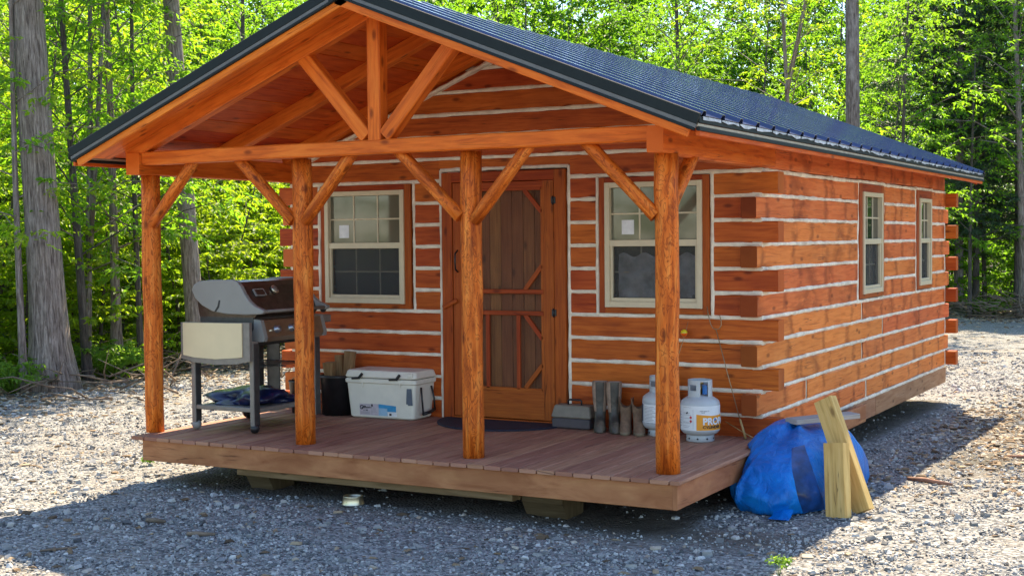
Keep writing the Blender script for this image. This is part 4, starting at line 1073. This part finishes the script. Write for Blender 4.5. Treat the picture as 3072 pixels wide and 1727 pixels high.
# tarp heap, lumber --------------------------------------------------------------
def tarp():
    th = empty('tarp_heap', (.36, 2.08, -.44), 'blue tarp draped over a heap beside the porch deck', 'tarp')
    from mathutils import noise as mn
    gg = np.random.default_rng(23); NU, NV = 200, 46
    cx, cy = .25, 1.95
    cr = [(gg.uniform(0, 6.28), gg.uniform(.05, .16), gg.uniform(-.05, .06), gg.uniform(-.5, .5), gg.uniform(.15, .5)) for _ in range(28)]
    V0 = np.zeros((NV + 1, NU, 3))
    for i in range(NV + 1):
        t = i / NV
        for j in range(NU):
            a = 2 * math.pi * j / NU + .35 * t; c_, s_ = math.cos(a), math.sin(a)
            rx, ry = .42, (.92 if s_ < 0 else 1.0)
            ph_ = R(116) * t
            rad = math.sin(ph_) ** .85 / (abs(c_) ** 2.5 + abs(s_) ** 2.5) ** .4
            hz = math.cos(ph_)
            f = 0.0
            for (a0, w, am, sk_, t0) in cr:       # asymmetric ridges: steep on one side, slack on the other
                da = (a - a0 - sk_ * t + math.pi) % (2 * math.pi) - math.pi
                ww = w * (.5 + t) * (.45 if da > 0 else 1.9)
                f += am * math.exp(-abs(da / ww) ** 1.25) * min(1, max(0, t - t0 * .4) / .5)
            q = Vector((c_ * 2.0 * t, s_ * 3.0 * t, t * 1.5))
            f += .060 * (.28 - abs(mn.noise(q * 1.7 + Vector((2, 5, 1))))) * min(1, t * 2.5) + .040 * mn.noise(q * .9) * min(1, t * 2)
            k = rad * (1 + f)
            x = cx + rx * k * c_; y = cy + ry * k * s_
            z = -.24 + .42 * hz * (1 + .10 * mn.noise(Vector((c_, s_, t * 2)) * 1.6)) + .022 * mn.noise(q * 1.6 + Vector((3, 1, 0))) + .006 * mn.noise(q * 7)
            z -= .10 * max(0, y - 2.4) + .20 * max(0, 1.7 - y) * max(0, hz + .3)
            z = max(z, gz(x, y) + .006 + .010 * abs(mn.noise(q * 4)))
            if -.215 < z < .012: x = max(x, .022)
            elif z >= .012: x = max(x, -.09)
            elif x < -.1: x = -.1 + (x + .1) * .3
            V0[i, j] = (x, y, z)
    blue, dark = MB(), MB()
    idx = lambda i, j: i * NU + (j % NU)
    pts = [tuple(p) for p in V0.reshape(-1, 3)]
    for mb in (blue, dark): mb.v = list(pts)
    for i in range(NV):
        for j in range(NU):
            jd = j if j < NU * .9 else j - NU
            mb = dark if (160 <= j < 170 and 12 < i < 44) else blue  # these columns get the painted fold shade
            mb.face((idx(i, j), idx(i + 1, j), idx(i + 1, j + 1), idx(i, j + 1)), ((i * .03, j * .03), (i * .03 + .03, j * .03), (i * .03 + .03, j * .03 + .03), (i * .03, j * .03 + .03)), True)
    for nm, mb, m in (('cover', blue, 'tarp'), ('shaded_fold', dark, 'tarp_fold_shade')):
        used = sorted({q for f in mb.f for q in f}); mp = {q: k for k, q in enumerate(used)}
        mb.v = [mb.v[q] for q in used]; mb.f = [tuple(mp[q] for q in f) for f in mb.f]; o = mb.build(nm, m, th)
    a = MB(); z = gz(.42, 1.0) + .012
    a.rings([[(.33, 1.10, z + .05), (.40, 1.09, z + .06), (.47, 1.10, z + .05)], [(.34, 1.0, z + .015), (.41, .99, z + .022), (.48, 1.01, z + .014)], [(.33, .93, z), (.41, .92, z + .004), (.485, .94, z)]], [0, .1, .2], [0, .1, .2, .3], caps=False, closed=False); a.build('flap', 'tarp', th)
tarp()
a = MB(); a.bar((.765, 1.245, gz(.76, 1.24) - .005), (.722, 1.335, .125), .168, .088, (.26, .96, 0), .004, n=3, jit=.001)
tag(a.build('lumber', 'lumber'), 'short thick block of fresh lumber standing upright in front of the blue tarp', 'lumber', 'offcuts leaning on the tarp')
a = MB(); a.bar((.895, 1.44, gz(.88, 1.43) + .01), (.545, 1.66, .405), .165, .075, (.26, .96, 0), .004, n=3, jit=.001)
tag(a.build('lumber', 'lumber'), 'long tilted beam of fresh lumber leaning against the blue tarp', 'lumber', 'offcuts leaning on the tarp')
a = MB(); a.bar((.24, 1.78, .205), (.62, 2.22, .225), .17, .038, (0, 0, 1), .004)
tag(a.build('board', 'greywood'), 'grey weathered board lying flat on top of the blue tarp', 'board')

# bowl, sticks, ground litter ------------------------------------------------------
bx, by = -2.75, .05; z0 = gz(bx, by)
bo = empty('dog_bowl', (bx, by, z0), 'shiny metal dog bowl on the ground in front of the deck', 'bowl')
a = MB(); a.lathe([(.088, .0), (.091, .002), (.088, .008), (.078, .065), (.080, .070), (.076, .073), (.070, .066), (.062, .03), (.001, .026)], (bx, by, z0 + .004), 40); a.build('bowl', 'chrome', bo)
a = MB(); a.lathe([(.090, .001), (.094, .003), (.094, .009), (.089, .010), (.0885, .001)], (bx, by, z0 + .002), 40); a.build('base_ring', 'greytrim', bo)
for (x, y, L, az, r, m, lb) in ((-3.05, -1.36, .20, .5, .018, 'scatter_twig', 'short brown stick lying in the shaded gravel in front of the dog bowl'), (-3.65, -1.18, .16, .2, .020, 'scatter_twig', 'stubby piece of bark in the shaded gravel left of the dog bowl'),
        (-3.6, -2.15, .24, .9, .010, 'scatter_twig', 'thin pale twig in the gravel near the bottom edge'), (1.05, 3.0, .42, -.35, .022, 'reddish', 'reddish brown stick on the shaded ground behind the tarp'),
        (-1.0, -1.9, .22, .3, .012, 'scatter_twig', 'thin brown stick in the shaded gravel right of the middle'), (1.55, 4.9, .35, .2, .016, 'reddish', 'short reddish stick on the sunny ground beyond the tarp')):
    mb = MB(); dx, dy = math.cos(az) * L / 2, math.sin(az) * L / 2
    mb.tube([(x - dx, y - dy, gz(x - dx, y - dy) + r * .8), (x - dx * .2, y - dy * .3, gz(x, y) + r), (x + dx, y + dy, gz(x + dx, y + dy) + r * .7)], [r * .7, r, r * .55], 8, .08); tag(mb.build('stick', m), lb, 'stick')
def litter():
    gg = np.random.default_rng(9); N = 75000
    px = gg.uniform(-150, 2750, N); d = 8 + 34 * gg.random(N)
    a = YAW - np.arctan((px - 1288) / 3415.0); x = CAM.x - np.sin(a) * d; y = CAM.y + np.cos(a) * d
    tl = np.interp(px, [-400, 0, 500, 900, 1400, 2000, 2400, 2800], [21, 21, 23.5, 26, 31, 37, 40, 40])
    p = np.exp(-((d - tl - .3) / np.where(d < tl, 3.0, 2.2)) ** 2) + .85 * ((x > .3) & (y > 2.2) & (x < 12)) * (.55 + .45 * np.sin(x * 1.6 + y * .9)) + .03
    inside = (x > -5.1) & (x < .05) & (y > -.05) & (y < 9.8)
    k = (gg.random(N) < p) & ~inside; x, y, d = x[k], y[k], d[k]; n = len(x)
    bank = np.clip((d - tl[k] + 1.6) / 2.2, 0, 1) ** 2 * (.10 + .10 * np.sin(x * 1.7 + y * .9))
    size = gg.uniform(.018, .05, n) * (1 + .02 * (d - 10))
    o = chips(n, x, y, size, .22, 'leaf_litter', 'litter', 10, zoff=bank + .006, aspect=.7)
    tag(o, 'dry leaves and wood chips strewn along the edge of the trees', 'leaf litter', kind='stuff')
litter()

# ------------------------------------------------------------------ trees
def leafquads(g, P, Dr, L, nl, ll, lw, droop=.25):
    """leaves along twigs: P start (n,3), Dr unit direction (n,3), L length (n)"""
    n = len(P); t = g.random((n, nl)) ** .8
    pos = P[:, None] + Dr[:, None] * (L[:, None, None] * t[..., None])
    pos[..., 2] -= droop * L[:, None] * t ** 2
    side = np.cross(Dr, np.array([0, 0, 1.0])); side /= np.linalg.norm(side, axis=1, keepdims=True) + 1e-6
    sg = np.where(g.random((n, nl)) < .5, -1, 1)
    ld = Dr[:, None] * g.uniform(.2, .9, (n, nl, 1)) + side[:, None] * (sg * g.uniform(.4, 1.1, (n, nl)))[..., None] + g.normal(0, .28, (n, nl, 3))
    ld[..., 2] -= g.uniform(.1, .75, (n, nl))
    ld /= np.linalg.norm(ld, axis=2, keepdims=True)
    nm = np.array([0, 0, 1.0]) + g.normal(0, .45, (n, nl, 3)); nm -= ld * (nm * ld).sum(2, keepdims=True); nm /= np.linalg.norm(nm, axis=2, keepdims=True)
    wd = np.cross(ld, nm)
    l = ll * g.uniform(.6, 1.25, (n, nl, 1)); w = lw * g.uniform(.7, 1.2, (n, nl, 1))
    A = pos; T = pos + ld * l - nm * l * .1; mid = pos + ld * l * .45 + nm * l * .07
    Q = np.stack([A, mid + wd * w * .5, T, mid - wd * w * .5], 2)
    return Q.reshape(-1, 3)
def qf(n): return np.arange(n * 4).reshape(-1, 4)
def trunk_tube(mb, H, r0, lean, flare=1.5, bend=.15, n=14, g=None, top=.35):
    pts = []; rad = []
    b1, b2 = g.uniform(-1, 1, 2); p1 = g.uniform(0, 6.28)
    for i in range(n + 1):
        t = (i / n) ** 1.6; z = H * t
        pts.append((lean[0] * t + bend * b1 * math.sin(3 * t + p1), lean[1] * t + bend * b2 * math.sin(2.4 * t), z))
        rad.append(r0 * (1 - (1 - top) * t) * (1 + (flare - 1) * math.exp(-z / .45)))
    o0 = pts[0]; pts = [(p[0] - o0[0], p[1] - o0[1], p[2] - (.15 if i == 0 else 0)) for i, p in enumerate(pts)]
    mb.tube(pts, rad, 16 if r0 > .12 else 9, .02)
    return np.array(pts)
def crown(g, pts, H, hb, Rc, nb, ns, nl, ll, lw, r0, mb=None, up=.35, twig=.75):
    """limbs from the trunk line, twigs from the limbs, leaves along the twigs"""
    Ps, Ds, Ls = [], [], []
    for b in range(nb):
        f = hb + (1 - hb) * ((b + g.random()) / nb); z = H * f
        i = np.interp(z, pts[:, 2], np.arange(len(pts))); k = int(min(i, len(pts) - 2)); base = pts[k] + (pts[k + 1] - pts[k]) * (i - k)
        az = b * 2.4 + g.uniform(-.6, .6); rel = (f - hb) / (1 - hb)
        Lb = Rc * (.55 + .6 * math.sin(math.pi * min(1, .18 + .8 * rel))) * g.uniform(.6, 1.2)
        el = up + .5 * rel + g.uniform(-.25, .25)
        d = np.array([math.cos(az) * math.cos(el), math.sin(az) * math.cos(el), math.sin(el)])
        tip = base + d * Lb; midp = base + d * Lb * .5 + np.array([0, 0, .06 * Lb])
        tip[2] -= .10 * Lb
        if mb is not None:
            rb_ = max(.006, r0 * .26 * (1 - .6 * rel)); mb.tube([tuple(base), tuple(midp), tuple(tip)], [rb_, rb_ * .65, .004], 5, caps=False)
        for s in range(ns):
            t = g.uniform(.15, 1.05); p = base + d * Lb * t + g.normal(0, .06, 3); p[2] += .06 * Lb * math.sin(math.pi * min(t, 1)) - .1 * Lb * t * t
            a2 = az + g.choice([-1, 1]) * g.uniform(.3, 1.5); e2 = g.uniform(-.35, .45)
            Ps.append(p); Ds.append((math.cos(a2) * math.cos(e2), math.sin(a2) * math.cos(e2), math.sin(e2))); Ls.append(twig * g.uniform(.5, 1.25))
    Ps, Ds, Ls = np.array(Ps), np.array(Ds), np.array(Ls)
    return leafquads(g, Ps, Ds, Ls, nl, ll, lw)
def tree(name, label, px, d, H, r0, lean_px=0, hb=.3, Rc=1.8, nb=26, ns=9, nl=14, ll=.12, lw=.055, leaf='leaf', bark_='bark', seed=1, cat='tree', group=None, flare=1.4, bend=.12, top=.35, fork=None, up=.35, z=None):
    g = np.random.default_rng(seed); x, y = polar(px, d); z0 = gz(x, y) + (.06 if z is None else z)
    o = empty(name, (x, y, z0), label, cat, group, rz=0.0)
    lm = lean_px / 3415.0 * d                       # sideways lean in metres over the height
    lean = (math.cos(YAW) * lm, math.sin(YAW) * lm)
    mb = MB(); pts = trunk_tube(mb, H, r0, lean, flare, bend, g=g, top=top)
    if fork:
        zf, dx = fork; i = int(np.argmin(abs(pts[:, 2] - zf))); p = Vector(pts[i]); q = p + Vector((math.cos(YAW) * dx, math.sin(YAW) * dx, H - zf)); mb.tube([p - Vector((0, 0, .3)), p * .6 + q * .4 + Vector((dx * .1, 0, 0)), q], [r0 * .75, r0 * .6, r0 * .3], 9)
    if nb:
        lv = crown(g, pts, H, hb, Rc, nb, ns, nl, ll, lw, r0, mb, up)
    mb.build('trunk', bark_, o)
    if nb: npmesh('crown', lv, qf(len(lv) // 4), leaf, o)
    return o
tree('big_tree', 'thickest grey furrowed tree trunk at the left edge of the yard', 128, 20.7, 15, .255, -95, .50, 2.6, 22, 8, 14, bark_='bark', seed=3, flare=1.75, bend=.05, top=.62, z=.0)
tree('slender_tree', 'slender bent tree left of the thickest trunk', 55, 20.4, 7.5, .055, -30, .25, 1.6, 22, 8, 14, leaf='leaf_yellow', bark_='bark', seed=5, bend=.3)
tree('leaning_tree', 'thin dark leaning tree just right of the thickest trunk', 216, 21.6, 9, .070, -62, .20, 1.8, 34, 9, 14, bark_='bark_dark', seed=6)
tree('forked_tree', 'thin tree forking into two stems low above the leaf litter', 214, 22.2, 8, .062, 12, .20, 1.8, 34, 9, 14, bark_='bark_mottled', seed=7, fork=(2.0, .45))
tree('young_tree', 'straight young tree with a mound of roots at its foot', 290, 22.6, 9, .08, -45, .20, 2.0, 34, 9, 14, bark_='bark', seed=8, flare=2.0)
tree('young_tree', 'dark slim tree just left of the first porch post', 352, 22.6, 9, .052, -4, .20, 1.9, 34, 9, 14, bark_='bark_dark', seed=9)
tree('grey_tree', 'stout grey tree behind the grill and the first porch post', 496, 23.2, 14, .150, -125, .46, 2.3, 18, 9, 14, bark_='bark', seed=10, bend=.05, top=.7)
tree('young_tree', 'thin dark tree in the woods between the first two porch posts', 604, 31.5, 9, .09, 4, .34, 1.9, 24, 9, 14, bark_='bark_dark', seed=12)
tree('mottled_tree', 'tall straight tree with mottled bark rising behind the right half of the roof', 2150, 31.0, 16, .165, -14, .52, 2.2, 16, 8, 14, bark_='bark_mottled', seed=14, bend=.04, top=.75)
tree('young_tree', 'dark slim tree rising just right of the roof ridge', 1722, 34, 10, .085, -14, .4, 2.2, 26, 9, 14, bark_='bark_dark', seed=15)
tree('young_tree', 'slim tree with pale spreading limbs behind the middle of the roof', 2010, 33, 10, .075, -50, .38, 2.2, 30, 9, 13, leaf='leaf_yellow', bark_='bark', seed=16, fork=(5.5, .9))
tree('young_tree', 'yellow green leafy young tree right of the mottled trunk', 2275, 33, 7.6, .06, 6, .3, 2.2, 34, 10, 14, leaf='leaf', bark_='bark_dark', seed=17)
tree('old_tree', 'dark tree with a pale strip down its foot beyond the rear corner', 2412, 41, 13, .13, 0, .48, 2.2, 18, 9, 14, bark_='bark_mottled', seed=18)
tree('leaning_tree', 'tree with exposed roots leaning at the right edge of the photo', 2580, 39, 9, .12, -35, .4, 2.2, 24, 9, 14, bark_='bark', seed=19, flare=2.2)
tree('young_tree', 'thin straight tree in the deep shade left of the exposed roots', 2478, 42, 9, .07, -8, .35, 2.0, 24, 9, 14, leaf='leaf_deep', bark_='bark_dark', seed=20)
tree('young_tree', 'leafy green young tree in front of the dark pines', 2440, 38.6, 7.0, .055, 10, .2, 2.0, 30, 9, 14, leaf='leaf', bark_='bark_dark', seed=22)
def conifer(label, px, d, H, Rc, seed):
    g = np.random.default_rng(seed); x, y = polar(px, d); o = empty('pine_tree', (x, y, gz(x, y)), label, 'pine tree', 'pines at the right edge', rz=0.0)
    mb = MB(); pts = trunk_tube(mb, H, .10, (0, 0), 1.3, .05, g=g, top=.25); Ps, Ds, Ls = [], [], []
    for b in range(80):
        f = .16 + .84 * (b + g.random()) / 80; z = H * f; az = b * 2.4 + g.uniform(-.4, .4)
        Lb = Rc * (1.08 - f) ** .75 * g.uniform(.6, 1.15); el = g.uniform(-.18, .12)
        dd = np.array([math.cos(az) * math.cos(el), math.sin(az) * math.cos(el), math.sin(el)]); base = np.array([0, 0, z])
        mb.tube([tuple(base), tuple(base + dd * Lb)], [.03 * (1.2 - f), .004], 5, caps=False)
        for s in range(18):
            t = g.uniform(.1, 1.0); a2 = az + g.choice([-1, 1]) * g.uniform(.2, 1.1); e2 = g.uniform(-.3, .35)
            Ps.append(base + dd * Lb * t); Ds.append((math.cos(a2) * math.cos(e2), math.sin(a2) * math.cos(e2), math.sin(e2))); Ls.append(g.uniform(.3, .75))
    lv = leafquads(g, np.array(Ps), np.array(Ds), np.array(Ls), 20, .19, .034, .2)
    mb.build('trunk', 'bark_dark', o); npmesh('crown', lv, qf(len(lv) // 4), 'needle', o)
conifer('dark pine standing beyond the far end of the roof', 2350, 41.5, 11.5, 2.8, 31)
conifer('dark pine between the other two at the right edge', 2455, 41, 12.5, 2.8, 32)
conifer('dark pine farthest right, cut by the edge of the photo', 2560, 41, 12.5, 2.8, 33)

# the wood behind, a mass of leaves and stems
TPL = []
barkm = plain('woodland stems', (.085, .07, .06), .9, var=.3, scale=6)
for s in range(8):
    g = np.random.default_rng(100 + s); mb = MB(); H = 8.0
    pts = trunk_tube(mb, H, .028 + .022 * g.random(), (g.normal(0, .5), g.normal(0, .5)), 1.4, .2, 9, g)
    lv = crown(g, pts, H, (.02, .04, .08, .12)[s % 4], 1.75 + .5 * g.random(), 19, 9, 14, .135, .066, .07, mb, .3)
    q = [f for f in mb.f if len(f) == 4]
    TPL.append((lv, np.array(mb.v), np.array(q)))
FAR = []
for s in range(5):
    g = np.random.default_rng(200 + s); mb = MB(); H = 8.0
    pts = trunk_tube(mb, H, .04, (g.normal(0, .4), g.normal(0, .4)), 1.4, .2, 9, g)
    lv = crown(g, pts, H, .05 + .1 * g.random(), 2.1, 34, 10, 13, .21, .115, .06, mb, .3)
    FAR.append((lv, np.array(mb.v), np.array([f for f in mb.f if len(f) == 4])))
def woodland(name, label, m, spots, seed, TPL=TPL):
    g = np.random.default_rng(seed); Vs, Fs, Ms = [], [], []; off = 0
    for x, y, h, wd in spots:
        lv, tv, tf = TPL[g.integers(len(TPL))]; a = g.uniform(0, 6.28); c, s = math.cos(a), math.sin(a); Rm = np.array([[c, -s, 0], [s, c, 0], [0, 0, 1]])
        S = np.array([wd, wd, h / 8.0]); b = np.array([x, y, gz(x, y)])
        # leaves keep their size: move each quad's centre, not its corners
        L4 = lv.reshape(-1, 4, 3); cen = L4.mean(1, keepdims=True); L4 = (L4 - cen) + cen * S
        Vs += [L4.reshape(-1, 3) @ Rm.T + b, (tv * S) @ Rm.T + b]
        Fs += [qf(len(L4)) + off, tf + off + len(L4) * 4]; Ms += [np.zeros(len(L4), int), np.ones(len(tf), int)]
        off += len(L4) * 4 + len(tv)
    o = npmesh(name, np.concatenate(Vs), np.concatenate(Fs), m); o.data.materials.append(barkm)
    o.data.polygons.foreach_set('material_index', np.concatenate(Ms).astype(np.int32))
    return tag(o, label, 'woodland', kind='stuff')
def spots(n, seed, lo, hi, px0=-180, px1=2780, tall=.12):
    """stems that grow taller with depth into the wood, so the edge is lit from above and behind"""
    g = np.random.default_rng(seed); out = []
    for i in range(n):
        px = px0 + (px1 - px0) * (i + g.random()) / n; q = lo + (hi - lo) * g.random(); d = treeline(px) + q
        hm = 2.1 + d * math.tan(R(10.3)) + 2.2
        h = min(hm, (1.7 + .44 * q) * g.uniform(.75, 1.25)) if g.random() > tall else hm * g.uniform(.7, 1)
        x, y = polar(px, d); out.append((x, y, h, g.uniform(.75, 1.15) * (.7 + .3 * min(1, h / 5))))
    return out
woodland('woodland', 'yellow green leafy saplings along the left edge of the woods', 'leaf_yellow', spots(60, 41, .5, 9, -180, 1000), 51)
woodland('woodland', 'bright green leafy saplings along the right edge of the woods', 'leaf', spots(60, 46, .5, 9, 1000, 2800), 56)
woodland('woodland', 'mass of green young trees in the woods behind the cabin', 'leaf', spots(110, 42, 5, 20, tall=.15), 52)
woodland('woodland', 'deep green woods far behind the cabin', 'leaf_deep', spots(150, 43, 16, 40, tall=.3), 53, FAR)
woodland('woodland', 'woods along the left side of the clearing', 'leaf', spots(40, 47, .5, 14, -2600, -180, .6), 58)
woodland('woodland', 'woods along the right side of the clearing', 'leaf', spots(60, 45, .5, 14, 2800, 5600, .7), 57, FAR)
gg = np.random.default_rng(77)
woodland('woodland', 'woods across the clearing that the cabin faces', 'leaf', [(-9 - 26 * gg.random(), -12 - 22 * gg.random(), gg.uniform(7, 11), 1.1) for _ in range(26)], 54)

# small plants -------------------------------------------------------------------
def weed(name, label, x, y, n, h, ll, seed, m='plant', w=.5, z=.0, cat='plant'):
    g = np.random.default_rng(seed); z0 = gz(x, y) + z; o = empty(name, (x, y, z0), label, cat, None, rz=0.0)
    mb = MB(); Ps, Ds, Ls = [], [], []
    for i in range(n):
        az = g.uniform(0, 6.28); sp = g.uniform(.1, 1) * w * h; hh = h * g.uniform(.5, 1)
        a = np.array([0, 0, -.01]); b = np.array([math.cos(az) * sp * .4, math.sin(az) * sp * .4, hh * .6]); c = np.array([math.cos(az) * sp, math.sin(az) * sp, hh])
        mb.tube([tuple(a), tuple(b), tuple(c)], [.004 * h / .3, .003 * h / .3, .001], 5)
        for k in range(4):
            t = g.uniform(.25, 1); Ps.append(b * (1 - t) + c * t); a2 = az + g.uniform(-1.6, 1.6); Ds.append((math.cos(a2), math.sin(a2), g.uniform(0, .5))); Ls.append(h * g.uniform(.15, .35))
    mb.build('stem', 'plant', o); lv = leafquads(g, np.array(Ps), np.array(Ds), np.array(Ls), 5, ll, ll * .5, .1); npmesh('leaves', lv, qf(len(lv) // 4), m, o)
weed('weed', 'small bright green weed in the gravel at the bottom right', .91, -.62, 8, .13, .030, 61)
weed('weed', 'tiny green weed in the gravel near the left end of the deck', -5.55, .72, 5, .10, .04, 62)
weed('bush', 'low leafy bush beside the thickest tree trunk', *polar(275, 22.0), 40, .62, .12, 63, w=1.1, cat='bush')
weed('bush', 'low green plants at the foot of the slender bent tree', *polar(25, 20.2), 40, .55, .09, 64, w=1.3, cat='bush')
weed('bush', 'pale green plant in the shade beyond the rear corner', *polar(2495, 39.0), 30, .55, .14, 65, w=1.4, cat='bush')
weed('bush', 'small dry green plant behind the grill legs', *polar(545, 23.0), 24, .45, .08, 66, w=1.2, cat='bush')
def brush(name, label, px, d, n, w, seed, h=.5):
    g = np.random.default_rng(seed); x0, y0 = polar(px, d); mb = MB()
    for i in range(n):
        x, y = x0 + g.normal(0, w), y0 + g.normal(0, w * .6); az = g.uniform(0, 6.28); L = g.uniform(.3, 1.3); e = g.uniform(-.1, .6); z = gz(x, y) + g.uniform(.02, h * .6)
        a = Vector((x, y, z)); dd = Vector((math.cos(az) * math.cos(e), math.sin(az) * math.cos(e), math.sin(e))) * L
        mb.tube([a, a + dd * .5 + Vector((g.normal(0, .06), g.normal(0, .06), g.normal(0, .06))), a + dd], [.016, .011, .004], 5)
    tag(mb.build(name, 'scatter_twig'), label, 'brush', kind='stuff')
brush('brush_pile', 'tangle of bare branches by the leaning tree at the right edge', 2535, 38.5, 150, 1.3, 71, .9)
brush('brush_pile', 'tangle of roots and twigs around the thickest trunk', 110, 21.0, 110, 1.3, 72, .35)
brush('brush_pile', 'dead twigs and debris below the young trees on the left', 310, 24.0, 120, 1.4, 73, .5)
